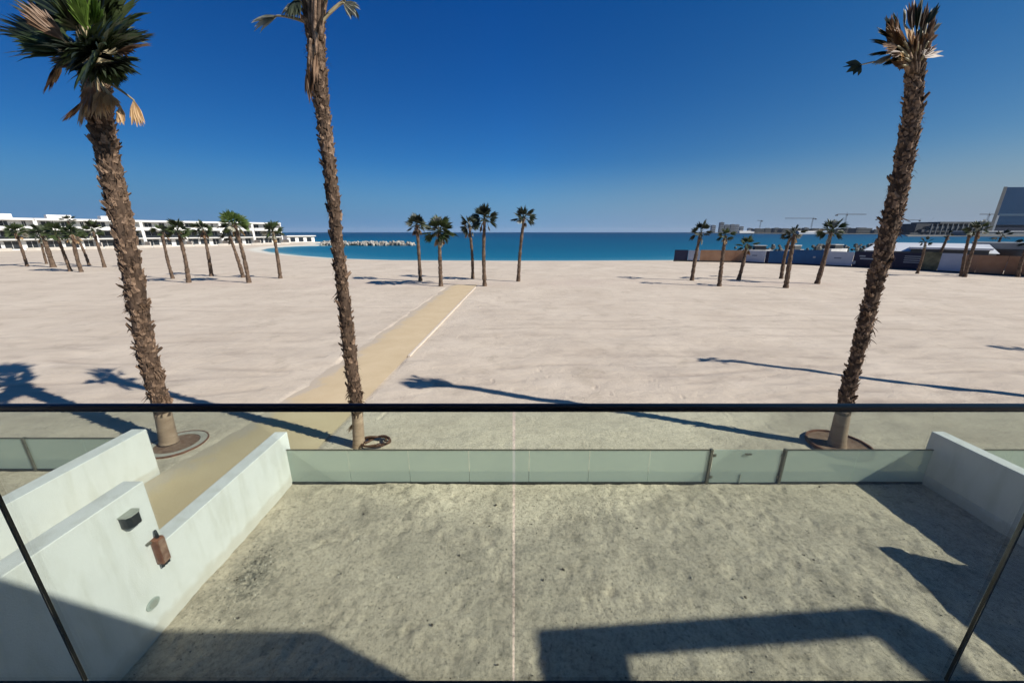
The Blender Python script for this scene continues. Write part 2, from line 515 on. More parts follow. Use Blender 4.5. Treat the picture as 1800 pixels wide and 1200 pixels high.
# ------------------------------------------------------------------ sand
def sand_material():
    m, nt, bs = new_mat('beach_sand')
    geo = N(nt, 'ShaderNodeNewGeometry')
    pos = geo.outputs['Position']
    def noise(scale, detail=6, rough=0.6, sx=1, sy=1, dist=0.0):
        mp = N(nt, 'ShaderNodeMapping')
        mp.inputs['Scale'].default_value = (sx, sy, 1)
        nt.links.new(pos, mp.inputs['Vector'])
        n = N(nt, 'ShaderNodeTexNoise', Scale=scale, Detail=detail, Roughness=rough, Distortion=dist)
        nt.links.new(mp.outputs[0], n.inputs['Vector'])
        return n.outputs['Fac']
    c = ramp(nt, noise(0.22, 8, 0.62), [(0.32, (0.515, 0.435, 0.345)), (0.68, (0.62, 0.535, 0.43))]).outputs[0]
    # wind streaks and old wheel marks, drawn out along the beach
    st = ramp(nt, noise(0.9, 7, 0.65, 0.28, 1.0, 0.8), [(0.36, (0.86, 0.85, 0.84)), (0.50, (1, 1, 1))]).outputs[0]
    c = mix(nt, 0.42, c, st, 'MULTIPLY')
    # damp, trodden patches
    pt = ramp(nt, noise(0.55, 9, 0.7, 1, 1, 0.6), [(0.34, (0.70, 0.69, 0.67)), (0.46, (1, 1, 1))]).outputs[0]
    c = mix(nt, 0.5, c, pt, 'MULTIPLY')
    # coarse yard sand close to the house
    at = N(nt, 'ShaderNodeAttribute', attribute_name='yard')
    yd = ramp(nt, noise(1.3, 10, 0.75, 1, 1, 0.7), [(0.30, (0.36, 0.31, 0.235)), (0.43, (0.62, 0.53, 0.41)), (0.62, (0.72, 0.62, 0.48))]).outputs[0]
    sp = ramp(nt, noise(19, 6, 0.85), [(0.36, (0.22, 0.21, 0.20)), (0.47, (0.95, 0.95, 0.95)), (0.64, (1.22, 1.2, 1.18))]).outputs[0]
    yd = mix(nt, 0.8, yd, sp, 'MULTIPLY')
    s2 = ramp(nt, noise(5.5, 8, 0.8, 1, 1, 0.9), [(0.36, (0.52, 0.52, 0.51)), (0.50, (1, 1, 1))]).outputs[0]
    yd = mix(nt, 0.75, yd, s2, 'MULTIPLY')
    s3 = ramp(nt, noise(0.75, 7, 0.7, 1, 1, 1.0), [(0.40, (0.72, 0.73, 0.74)), (0.54, (1, 1, 1))]).outputs[0]
    yd = mix(nt, 0.6, yd, s3, 'MULTIPLY')
    c = mix(nt, at.outputs['Fac'], c, yd)
    tr = N(nt, 'ShaderNodeAttribute', attribute_name='track')
    c = mix(nt, tr.outputs['Fac'], c, (0.50, 0.405, 0.335))
    ty = N(nt, 'ShaderNodeAttribute', attribute_name='tyre')
    c = mix(nt, ty.outputs['Fac'], c, (0.355, 0.295, 0.24))
    db = N(nt, 'ShaderNodeAttribute', attribute_name='debris')
    dn = ramp(nt, noise(9, 8, 0.85, 1, 1, 1.2), [(0.44, (0, 0, 0)), (0.56, (1, 1, 1))]).outputs[0]
    dm = mix(nt, 1.0, dn, db.outputs['Color'], 'MULTIPLY')
    c = mix(nt, dm, c, (0.10, 0.095, 0.075))
    sh = N(nt, 'ShaderNodeAttribute', attribute_name='wash')
    c = mix(nt, sh.outputs['Fac'], c, (0.66, 0.66, 0.58))
    nt.links.new(c, bs.inputs['Base Color'])
    bs.inputs['Roughness'].default_value = 0.95
    bs.inputs['Specular IOR Level'].default_value = 0.15
    b1 = N(nt, 'ShaderNodeBump', Strength=0.55, Distance=0.10)
    nt.links.new(noise(2.2, 8, 0.65, 0.55, 1.0, 0.5), b1.inputs['Height'])
    b2 = N(nt, 'ShaderNodeBump', Strength=0.9, Distance=0.03)
    nt.links.new(noise(14, 8, 0.8), b2.inputs['Height'])
    nt.links.new(b1.outputs[0], b2.inputs['Normal'])
    nt.links.new(b2.outputs[0], bs.inputs['Normal'])
    return m

xs = axis([(-420, -140, 12), (-140, -40, 1.6), (-40, -14, 0.4), (-14, -9, 0.12), (-9, 10, 0.055), (10, 16, 0.14), (16, 40, 0.5), (40, 100, 2.0), (100, 460, 15)])
ys = axis([(-40, 1, 4), (1, 2.6, 0.4), (2.6, 8.2, 0.05), (8.2, 16, 0.09), (16, 30, 0.22), (30, 60, 0.5), (60, 140, 1.5), (140, 230, 2.5), (230, 460, 15)])
X, Y = np.meshgrid(xs, ys)
sd = shore_sd(X, Y)
Z = np.where(sd > 0, -0.6 * np.exp(-np.maximum(sd, 0) / 4.5), -0.6 - np.minimum(3, 0.10 * -np.minimum(sd, 0)))
land = np.clip(sd / 6, 0, 1)
def fbm(x, y, s0, octs, seed, g=0.5):
    r = 0
    a = 1
    for k in range(octs):
        r = r + a * vnoise(x * s0 * 2 ** k + 17.3 * k, y * s0 * 2 ** k - 9.1 * k, seed + k)
        a *= g
    return r
yard = np.clip((7.9 - Y) / 0.9, 0, 1) * np.clip((X + 5.3) / 0.1, 0, 1) * np.clip((9.6 - X) / 0.2, 0, 1)
front = np.clip((12.5 - Y) / 4.5, 0, 1)
rel = (0.05 + 0.05 * np.exp(-((Y - 14) / 8) ** 2)) * fbm(X * 0.55, Y, 0.5, 4, 3) * np.clip((Y - 6) / 6, 0, 1)
near = 0.05 * fbm(X, Y, 1.1, 5, 11, 0.55) - 0.035 * np.abs(fbm(X + 40, Y, 3.3, 3, 29, 0.6)) + 0.02
dens = np.clip(fbm(X, Y, 0.45, 3, 61) * 2.2 + 0.75, 0.25, 1.25)
Z = Z + land * (rel + near * dens * np.where(yard > 0.5, 1.0, 0.45 * front))
Rf = random.Random(404)
for i in range(340):
    fx, fy = Rf.uniform(-4.8, 9.2), Rf.uniform(3.0, 7.0)
    if i >= 260: fx, fy = Rf.uniform(-12, 13), Rf.uniform(8.0, 15)
    if -8.8 < fx < -4.9 and fy < 40: continue
    an = Rf.choice((0.9, 2.3, 1.6)) + Rf.uniform(-.4, .4)
    j0, j1 = np.searchsorted(ys, fy - .4), np.searchsorted(ys, fy + .4)
    i0, i1 = np.searchsorted(xs, fx - .4), np.searchsorted(xs, fx + .4)
    U = (X[j0:j1, i0:i1] - fx) * math.cos(an) + (Y[j0:j1, i0:i1] - fy) * math.sin(an)
    V = -(X[j0:j1, i0:i1] - fx) * math.sin(an) + (Y[j0:j1, i0:i1] - fy) * math.cos(an)
    q = (U / 0.15) ** 2 + (V / 0.07) ** 2
    Z[j0:j1, i0:i1] += Rf.uniform(0.3, 0.8) * (-0.034 * np.exp(-q ** 1.5) + 0.014 * np.exp(-(q - 2.0) ** 2))
Z = Z + 0.012 * fbm(X, Y, 4.5, 3, 130, 0.6) * yard
inp = np.clip(np.minimum(X - edge_x(PATH_L, Y), edge_x(PATH_R, Y) - X) / 0.25 + 0.6, 0, 1) * (Y < 40.2)
drift = np.clip(fbm(X, Y, 0.6, 4, 88) * 1.5, 0, 1)
Z = Z * (1 - inp) + inp * (-0.03)
trk = np.exp(-((Y - 41.5 - 0.4 * np.sin(X * 0.1)) / 3.0) ** 2) * np.clip((X + 45) / 10, 0, 1) * np.clip((44 - X) / 14, 0, 1) * 0.5 * (0.7 + fbm(X, Y, 0.15, 3, 5))
deb = yard * (np.exp(-((X + 4.25 + 0.2 * (Y - 4.5)) / 0.34) ** 2 - ((Y - 4.75) / 0.65) ** 2)
              + 0.34 * np.clip(fbm(X, Y, 0.55, 5, 70, 0.75) * 0.9 + 0.12, 0, 1) ** 1.5)
tyre = np.zeros_like(X)
Rt = random.Random(77)
for (x0_, y0_, a_, b_, xa_, xb_) in ((6, 14.5, 0.12, 0.004, -3, 22), (10, 17.0, -0.06, 0.002, 0, 34), (2, 20.5, 0.03, -0.002, -3, 30), (16, 13.2, 0.05, -0.006, 4, 30),
                                     (-14, 15.5, -0.10, 0.004, -30, -8.5), (-18, 19, 0.07, 0.001, -45, -8), (-12, 12.6, 0.16, 0.01, -20, -9), (14, 24, 0.0, 0.001, -2, 45),
                                     (-20, 27, -0.03, 0.0, -50, -7.6), (18, 30, 0.05, 0.0, -3, 50), (8, 11.8, 0.05, 0.003, 0, 20)):
    for w_ in (-0.8, 0.8):
        yc = y0_ + a_ * (X - x0_) + b_ * (X - x0_) ** 2 + w_ + 0.15 * np.sin(X * 0.7)
        g_ = np.exp(-((Y - yc) / 0.16) ** 2) * (X > xa_) * (X < xb_)
        tyre = np.maximum(tyre, g_ * np.clip(0.55 + fbm(X, Y, 0.7, 3, 91) * 1.6, 0, 1))
Z = Z - 0.035 * tyre * land * (1 - inp)
tyre = np.clip(tyre * 0.5 + 0.55 * np.clip(fbm(X * 0.35, Y, 0.9, 5, 95, 0.7) * 1.3 - 0.12, 0, 1) * np.exp(-((Y - 15) / 9) ** 2), 0, 1) * (1 - inp)
wash = np.exp(-((sd - 2.0) / 2.2) ** 2) * 0.8
ground_o = grid_mesh('sand_ground', X, Y, Z, sand_material(),
                     dict(yard=np.clip(yard + front * 0.75, 0, 1), track=np.clip(trk, 0, 1), debris=np.clip(deb, 0, 1), tyre=tyre, wash=np.clip(wash, 0, 1)))
tag(ground_o, 'pale rippled sand of the beach and the yard below the balcony', kind='structure')

# ------------------------------------------------------------------ sea
def sea_material():
    m, nt, bs = new_mat('sea_water')
    at = N(nt, 'ShaderNodeAttribute', attribute_name='offshore')
    geo = N(nt, 'ShaderNodeNewGeometry')
    mp = N(nt, 'ShaderNodeMapping')
    mp.inputs['Scale'].default_value = (0.35, 1, 1)
    nt.links.new(geo.outputs['Position'], mp.inputs['Vector'])
    n = N(nt, 'ShaderNodeTexNoise', Scale=0.02, Detail=6, Roughness=0.6)
    nt.links.new(mp.outputs[0], n.inputs['Vector'])
    ad = N(nt, 'ShaderNodeMath', operation='MULTIPLY_ADD')
    nt.links.new(n.outputs['Fac'], ad.inputs[0])
    ad.inputs[1].default_value = 0.26
    nt.links.new(at.outputs['Fac'], ad.inputs[2])
    su = N(nt, 'ShaderNodeMath', operation='SUBTRACT')
    nt.links.new(ad.outputs[0], su.inputs[0])
    su.inputs[1].default_value = 0.13
    r = ramp(nt, su.outputs[0], [(0.0, (0.30, 0.42, 0.38)), (0.05, (0.05, 0.21, 0.29)), (0.22, (0.006, 0.125, 0.21)),
                                 (0.45, (0.003, 0.088, 0.160)), (0.75, (0.002, 0.050, 0.112)), (1.0, (0.001, 0.030, 0.080))])
    nt.links.new(r.outputs[0], bs.inputs['Base Color'])
    bs.inputs['Roughness'].default_value = 0.35
    bs.inputs['Specular IOR Level'].default_value = 0.07
    n2 = N(nt, 'ShaderNodeTexNoise', Scale=0.9, Detail=6, Roughness=0.65)
    nt.links.new(mp.outputs[0], n2.inputs['Vector'])
    b = N(nt, 'ShaderNodeBump', Strength=0.9, Distance=0.35)
    nt.links.new(n2.outputs['Fac'], b.inputs['Height'])
    nt.links.new(b.outputs[0], bs.inputs['Normal'])
    return m
sx = axis([(-14000, -2000, 3000), (-2000, -300, 170), (-300, -120, 12), (-120, 140, 2.5), (140, 600, 20), (600, 2000, 140), (2000, 14001, 3000)])
sy = axis([(60, 220, 2.0), (220, 500, 14), (500, 2000, 150), (2000, 14001, 1500)])
X2, Y2 = np.meshgrid(sx, sy)
off = np.clip(-shore_sd(np.clip(X2, -1100, 5500), np.clip(Y2, 0, 5500)), 0, 1e9)
off = np.maximum(off, np.where(Y2 > 2000, 2000, 0))
offn = np.clip(np.log1p(off / 6.0) / np.log1p(1500 / 6.0), 0, 1)
sea_o = grid_mesh('sea', X2, Y2, np.full(X2.shape, -0.6), sea_material(), dict(offshore=offn))
tag(sea_o, 'blue green sea filling the bay up to the horizon', kind='structure')

# ------------------------------------------------------------------ path over the beach
pm = MB()
yy = list(np.arange(1.5, 40.01, 0.35))
for i, y in enumerate(yy):
    l = float(edge_x(PATH_L, y)) + (0.10 * math.sin(y * 2.1) + random.uniform(-.09, .09) if y > 8 else 0)
    r = float(edge_x(PATH_R, y))
    for k in range(5):
        pm.v.append((l + (r - l) * k / 4, y, 0.034 - 0.05 * (k == 0 and y > 8) + 0.006 * math.sin(y * 1.3 + k)))
for i in range(len(yy) - 1):
    for k in range(4):
        a = i * 5 + k
        pm.f.append((a, a + 1, a + 6, a + 5))
M['path'] = noisy('compacted_yellow_sand', (0.52, 0.405, 0.25), (0.58, 0.46, 0.295), 0.9, 0.95, detail=9, bump=0.35, bscale=20, coord='Object')
path_o = pm.build('path', M['path'], smooth=True)
ea = path_o.data.attributes.new('drift', 'FLOAT', 'POINT')
ea.data.foreach_set('value', np.array([[1.0, 0.42, 0.06, 0.06, 0.38] for _ in yy], np.float32).ravel())
nt = M['path'].node_tree
bs = nt.nodes['Principled BSDF']
src = bs.inputs['Base Color'].links[0].from_socket
da = N(nt, 'ShaderNodeAttribute', attribute_name='drift')
tc_ = N(nt, 'ShaderNodeTexCoord')
dn_ = N(nt, 'ShaderNodeTexNoise', Scale=1.4, Detail=9, Roughness=0.7)
nt.links.new(tc_.outputs['Object'], dn_.inputs['Vector'])
dm_ = N(nt, 'ShaderNodeMath', operation='MULTIPLY_ADD')
nt.links.new(dn_.outputs['Fac'], dm_.inputs[0])
dm_.inputs[1].default_value = 1.6
nt.links.new(da.outputs['Fac'], dm_.inputs[2])
dr_ = ramp(nt, dm_.outputs[0], [(0.62, (0, 0, 0)), (1.0, (0.9, 0.9, 0.9))])
dr_.color_ramp.elements[0].position = 0.80
sh_ = N(nt, 'ShaderNodeMath', operation='MULTIPLY')
nt.links.new(dm_.outputs[0], sh_.inputs[0])
sh_.inputs[1].default_value = 0.62
nt.links.new(sh_.outputs[0], dr_.inputs['Fac'])
nt.links.new(mix(nt, dr_.outputs[0], src, (0.49, 0.415, 0.325)), bs.inputs['Base Color'])
tag(path_o, 'straight yellowish compacted path running down to the beach', kind='structure')
k = MB()
for (y0, y1) in ((16.0, 21.4), (21.42, 27.4), (27.42, 33.4), (33.42, 38.2)):
    x0, x1 = float(edge_x(PATH_R, y0)), float(edge_x(PATH_R, y1))
    k.prism([(x0 + 0.004, y0), (x0 + 0.11, y0), (x1 + 0.11, y1), (x1 + 0.004, y1)], -0.05, 0.065)
k.build('path_kerb', noisy('pale_kerb', (0.56, 0.48, 0.39), (0.66, 0.58, 0.48), 3, 0.9), path_o)

# ------------------------------------------------------------------ garden walls
def wall(name, x0, x1, ylow, yend, ztall, zlow, label):
    m = MB()
    pts = [(-1.2, -0.2), (yend, -0.2), (yend, zlow), (ylow, zlow), (ylow, ztall), (-1.2, ztall)]
    b = 0
    n = len(pts)
    m.v += [(x0, p[0], p[1]) for p in pts] + [(x1, p[0], p[1]) for p in pts]
    m.f.append(tuple(range(n)))
    m.f.append(tuple(reversed(range(n, 2 * n))))
    for i in range(n):
        j = (i + 1) % n
        m.f.append((i, i + n, j + n, j))
    return tag(m.build(name, M['plaster'], bevel=0.012), label, 'wall', 'white rendered garden walls')
wall('garden_wall', -5.27, -5.0, 4.23, 7.25, 2.27, 1.25, 'white stepped garden wall with lamp and brown box on its taller part')
wall('garden_wall', -8.69, -8.36, 3.0, 7.47, 2.25, 1.19, 'white garden wall on the far side of the yellow path')
wall('garden_wall', 9.33, 9.60, 4.23, 7.25, 2.27, 1.26, 'shaded white garden wall at the right of the yard')

# fittings on the left wall
t = thing('wall_light', (-5.0, 3.90, 1.93), 'grey box shaped lamp high on the white stepped wall', 'lamp')
m = MB()
m.prism([(0.002, -0.085), (0.10, -0.085), (0.135, -0.05), (0.135, 0.05), (0.10, 0.085), (0.002, 0.085)], -0.07, 0.085)
m.build('lamp_body', M['lampd'], t, bevel=0.004)
m = MB()
m.prism([(0.001, -0.094), (0.105, -0.094), (0.145, -0.054), (0.145, 0.054), (0.105, 0.094), (0.001, 0.094)], 0.086, 0.104)
m.build('lamp_cap', M['lamp'], t, bevel=0.004)
MB().box(0.02, 0.11, -0.06, 0.06, -0.085, -0.071).build('lens', M['cover'], t)

t = thing('electrical_box', (-5.0, 4.11, 1.0), 'rusty brown box with cable stub hanging near the step in the white wall', 'electrical box')
MB().box(0.003, 0.105, -0.055, 0.06, 0.02, 0.43).build('box_body', M['rust'], t, bevel=0.012)
m = MB()
m.box(0.1055, 0.118, -0.046, 0.051, 0.04, 0.41)
m.build('box_lid', noisy('worn_brown_lid', (0.13, 0.05, 0.03), (0.42, 0.27, 0.19), 9, 0.8, bump=0.5), t, bevel=0.005)
MB().tube([(0.06, 0.01, 0.425), (0.06, 0.012, 0.48), (0.055, 0.015, 0.55)], [0.022, 0.02, 0.012]).build('conduit', M['lampd'], t, smooth=True)
MB().box(0.002, 0.04, -0.11, -0.056, 0.40, 0.425).build('bracket', M['steel'], t)
m = MB()
for yq in (-0.035, 0.01, 0.05):
    m.tube([(0.065, yq, 0.025), (0.065, yq, -0.035)], 0.018)
m.build('cable_gland', M['lampd'], t)

t = thing('socket_cover', (-5.0, 3.85, 0.555), 'small grey round cover low on the white stepped wall', 'socket cover')
m = MB()
ov = [(0.075 * math.cos(a), 0.095 * math.sin(a)) for a in np.linspace(0, 2 * math.pi, 20, endpoint=False)]
m.prism(ov, 0.0, 0.018)
c = m.build('cover_plate', M['cover'], t, bevel=0.004)
c.rotation_euler = (0, math.pi / 2, 0)
c.location = (0.002, 0, 0)
m = MB()
m.prism([(0.05 * math.cos(a), 0.06 * math.sin(a)) for a in np.linspace(0, 2 * math.pi, 16, endpoint=False)], 0.0185, 0.03)
c2 = m.build('cap', M['lamp'], t, bevel=0.003)
c2.rotation_euler = (0, math.pi / 2, 0)
c2.location = (0.002, 0, 0)

# ------------------------------------------------------------------ glass fence and gate
GT = 0.895
def fence(x0, x1, npane, y, label, posts=(), rail=True, group='frosted glass fences along the beach', gt=GT):
    t = thing('glass_fence', ((x0 + x1) / 2, y, 0), label, 'fence', group)
    h = (x1 - x0) / 2
    w = (x1 - x0) / npane
    for i in range(npane):
        a = -h + i * w
        MB().box(a + 0.006, a + w - 0.006, -0.006, 0.006, 0.062, gt - 0.02).build('glass_pane', M['frost'], t)
    MB().box(-h, h, -0.024, 0.024, -0.05, 0.060).build('base_channel', M['channel'], t)
    if rail:
        MB().box(-h, h, -0.014, 0.014, gt - 0.018, gt).build('top_rail', M['toprail'], t)
    for px in posts:
        MB().box(px - 0.03, px + 0.03, -0.035, 0.035, -0.05, gt + 0.012).build('post', M['steel'], t, bevel=0.005)
    return t
FY = 7.1
fence(-5.0, 4.42, 7, FY, 'long frosted glass fence of seven panes between white wall and gate', posts=(4.71,))
fence(6.06, 9.33, 2, FY, 'frosted glass fence between the gate and the shaded right wall', posts=(-1.635,))
fence(-11.43, -8.70, 2, 7.58, 'frosted glass fence behind the wall beyond the yellow path', posts=(-1.365,))
fence(-17.2, -11.50, 4, 7.58, 'frosted glass fence cut by the left photo edge')
fence(9.61, 15.6, 4, FY, 'frosted glass fence on the outer side of the shaded right wall')
t = thing('glass_gate', (5.24, FY, 0), 'frameless frosted glass gate with small latch between two metal posts', 'gate')
MB().box(-0.755, 0.755, -0.006, 0.006, 0.045, GT - 0.01).build('glass_leaf', M['frost'], t)
MB().box(-0.755, 0.755, -0.02, 0.02, -0.05, 0.022).build('threshold', M['channel'], t)
m = MB()
m.box(-0.07, 0.07, -0.04, -0.008, 0.775, 0.805)
m.build('latch', M['steel'], t, bevel=0.004)
MB().box(-0.085, -0.065, -0.022, -0.008, 0.03, 0.27).build('drop_bolt', M['lamp'], t)
for sx_ in (-0.775, 0.745):
    for zz in (0.16, 0.72):
        MB().box(sx_, sx_ + 0.07, -0.022, -0.007, zz, zz + 0.07).build('hinge', M['steel'], t, bevel=0.003)

# ------------------------------------------------------------------ balcony balustrade
RY = 0.99
t = thing('balcony_balustrade', (0, RY, 3.79), 'clear glass balcony balustrade under a black round handrail', 'balustrade')
BX = (-4.98, -3.32, -1.655, 0.006, 1.685, 3.24)
for a, b in zip(BX[:-1], BX[1:]):
    MB().box(a + 0.0042, b - 0.0042, -0.006, 0.006, 0.02, 1.196).build('glass_panel', M['glass'], t)
for j, a in enumerate(BX[1:-1]):
    if j == 2: continue          # open joint in front of the viewer
    MB().box(a - 0.0045, a + 0.0045, -0.0048, 0.0048, 0.045, 1.196).build('joint_seal', M['edge'], t)
MB().tube([(-5.0, 0, 1.21), (3.25, 0, 1.21)], 0.0128, 20).build('handrail', M['rail'], t, smooth=True)
MB().box(-5.0, 3.25, -0.014, 0.014, -0.12, 0.022).build('base_shoe', M['rail'], t, bevel=0.003)

# ------------------------------------------------------------------ the house behind the camera (casts the shade in the yard)
t = thing('villa', (0, -1, 0), 'white villa behind the balcony whose shade falls on the yard', 'house')
MB().box(-14, 5.49, -1.6, -1.3, 0, 6.79).build('wall', M['plaster_far'], t)
MB().box(-14, 5.74, -1.6, 1.47, 6.8, 7.0).build('roof', M['plaster_far'], t)
MB().box(5.5, 5.74, -1.6, 1.47, 0, 6.79).build('party_wall', M['plaster_far'], t)
MB().box(-5.05, 3.26, -1.29, 1.955, 3.45, 3.67).build('balcony_slab', M['plaster_far'], t)
for x0 in (-4.6, -1.6, 1.4):
    w_ = MB().box(x0, x0 + 2.4, -1.298, -1.24, 3.75, 6.2).build('window', M['lampd'], t)
    MB().box(x0 + 0.08, x0 + 2.32, -1.238, -1.225, 3.83, 6.12).build('pane', M['dark_glass'], w_)
t = thing('shadow_canopy', (8.87, 0, 0), 'white flat canopy added out of view to cast the frame shaped shadow, with an opening and one rounded corner', 'shadow_canopy')
m = MB()  # added unseen slab, outline worked back from the shadow it casts in the yard
out_ = [(0, 0.49), (0, -2.6)]
m.prism([(0, -2.6), (0.92, -2.6), (0.92, 0.24), (5.0, 0.52), (5.0, 0.81), (4.2, 0.76), (0, 0.49)], 6.75, 7.0)
m.build('front_beam', M['plaster_far'], t)
m = MB()
arc = [(5.002, 0.81)] + [(5.0 + 0.39 * math.sin(a), 0.42 + 0.39 * math.cos(a)) for a in np.linspace(0.2, math.pi / 2, 8)]
m.prism([(5.002, 0.52), (4.75, 0.50), (5.0, -0.4), (5.0, -2.6), (5.39, -2.6)] + arc[::-1][0:0] + [(5.39, 0.42)] + arc[::-1][1:], 6.76, 7.0)
m.build('side_beam', M['plaster_far'], t)
m = MB()
m.box(0.2, 0.4, -2.4, -2.2, 0, 6.74)
m.box(5.1, 5.3, -2.4, -2.2, 0, 6.74)
m.build('post', M['plaster_far'], t)

# ------------------------------------------------------------------ palms
def frond_parts(P0, P1, P2, spread, nleaf, w, droop=0.25, up=None, split=0.45, jag=0.12, pr=0.022, rnd=random):
    """fan leaf: petiole P0-P1, blade from P1 towards P2"""
    P0, P1, P2 = Vector(P0), Vector(P1), Vector(P2)
    d = (P2 - P1)
    L = d.length
    d.normalize()
    pd = (P1 - P0)
    mid = P0 + pd * 0.5 + Vector((0, 0, 0.10 * pd.length))
    pet = MB()
    pts = []
    for i in range(6):
        s = i / 5
        pts.append((P0 * (1 - s) + mid * s) * (1 - s) + (mid * (1 - s) + P1 * s) * s)
    pts.append(P1 + d * L * 0.12)
    pet.tube(pts, [pr * (1.6 - 0.16 * i) for i in range(7)], 5)
    upv = Vector(up) if up else Vector((rnd.uniform(-.5, .5), -0.75 * rnd.uniform(0.3, 1.2), rnd.uniform(0.2, 0.9)))
    n = upv - d * upv.dot(d)
    if n.length < 0.15:
        n = Vector((0, -1, 0.2)) - d * Vector((0, -1, 0.2)).dot(d)
    n.normalize()
    s_ = d.cross(n)
    bl = MB()
    for i in range(nleaf):
        u = (i + 0.5) / nleaf * 2 - 1
        a = u * spread / 2
        ll = L * (1 - 0.28 * abs(u) ** 2) * (1 + rnd.uniform(-jag, jag))
        dd = (d * math.cos(a) + s_ * math.sin(a) + n * 0.12 * (1 - abs(u))).normalized()
        side = (s_ * math.cos(a) - d * math.sin(a))
        tilt = 0.5 * (-1) ** i
        wv = (side * math.cos(tilt) + n * math.sin(tilt))
        p = P1.copy()
        b = len(bl.v)
        ns = 6
        dr = droop * rnd.uniform(0.5, 1.6)
        for k in range(ns + 1):
            q = k / ns
            ww = w * (0.25 + 1.1 * min(q / split, 1)) * (1 if q < split else max(0.04, 1 - ((q - split) / (1 - split)) ** 1.4))
            bl.v.append(tuple(p + wv * ww))
            bl.v.append(tuple(p - wv * ww))
            dd = (dd + Vector((rnd.uniform(-.03, .03), rnd.uniform(-.03, .03), -dr * q * q))).normalized()
            p = p + dd * ll / ns
        for k in range(ns):
            bl.f.append((b + 2 * k, b + 2 * k + 1, b + 2 * k + 3, b + 2 * k + 2))
    return bl, pet

def add_frond(parent, origin, P0, P1, P2, spread, nleaf, w, mat, pmat=None, label=None, **kw):
    o3 = Vector(origin)
    bl, pet = frond_parts(Vector(P0) - o3, Vector(P1) - o3, Vector(P2) - o3, spread, nleaf, w, **kw)
    f = bl.build('frond', mat, parent)
    if label: f['label'] = label
    pet.build('petiole', pmat or M['petiole'], f, smooth=True)
    return f

def boot_mesh(v):
    """one old leaf base: a curved, forked wedge standing off the trunk (local +Z up the trunk, +X outwards)"""
    r = random.Random(v)
    m = MB()
    L = r.uniform(0.17, 0.27)
    w = r.uniform(0.07, 0.11)
    cols = []
    for k in range(4):
        q = k / 3
        ww = w * (1 - 0.45 * q)
        xo = 0.012 + 0.038 * q ** 1.3
        z = L * q
        jag = r.uniform(-.02, .02) if k == 3 else 0
        cols.append([(xo - 0.02, -ww, z + jag), (xo + 0.03 * (1 - q) + 0.012, 0, z - (0.06 if k == 3 else 0)), (xo - 0.02, ww, z - jag)])
    for c_ in cols: m.v += c_
    for c_ in cols: m.v += [(p[0] - 0.022, p[1] * 0.95, p[2]) for p in c_]
    n = 12
    for k in range(3):
        for j in range(2):
            a = k * 3 + j
            m.f.append((a, a + 1, a + 4, a + 3))
            m.f.append((n + a, n + a + 3, n + a + 4, n + a + 1))
    for k in range(3):
        m.f.append((k * 3, k * 3 + 3, n + k * 3 + 3, n + k * 3))
        m.f.append((k * 3 + 2, n + k * 3 + 2, n + k * 3 + 5, k * 3 + 5))
    for j in range(2):
        m.f.append((9 + j, 9 + j + 1, n + 9 + j + 1, n + 9 + j))
    return m.mesh('leaf_base', M['boot'])
BOOTS = [boot_mesh(100 + i) for i in range(7)]

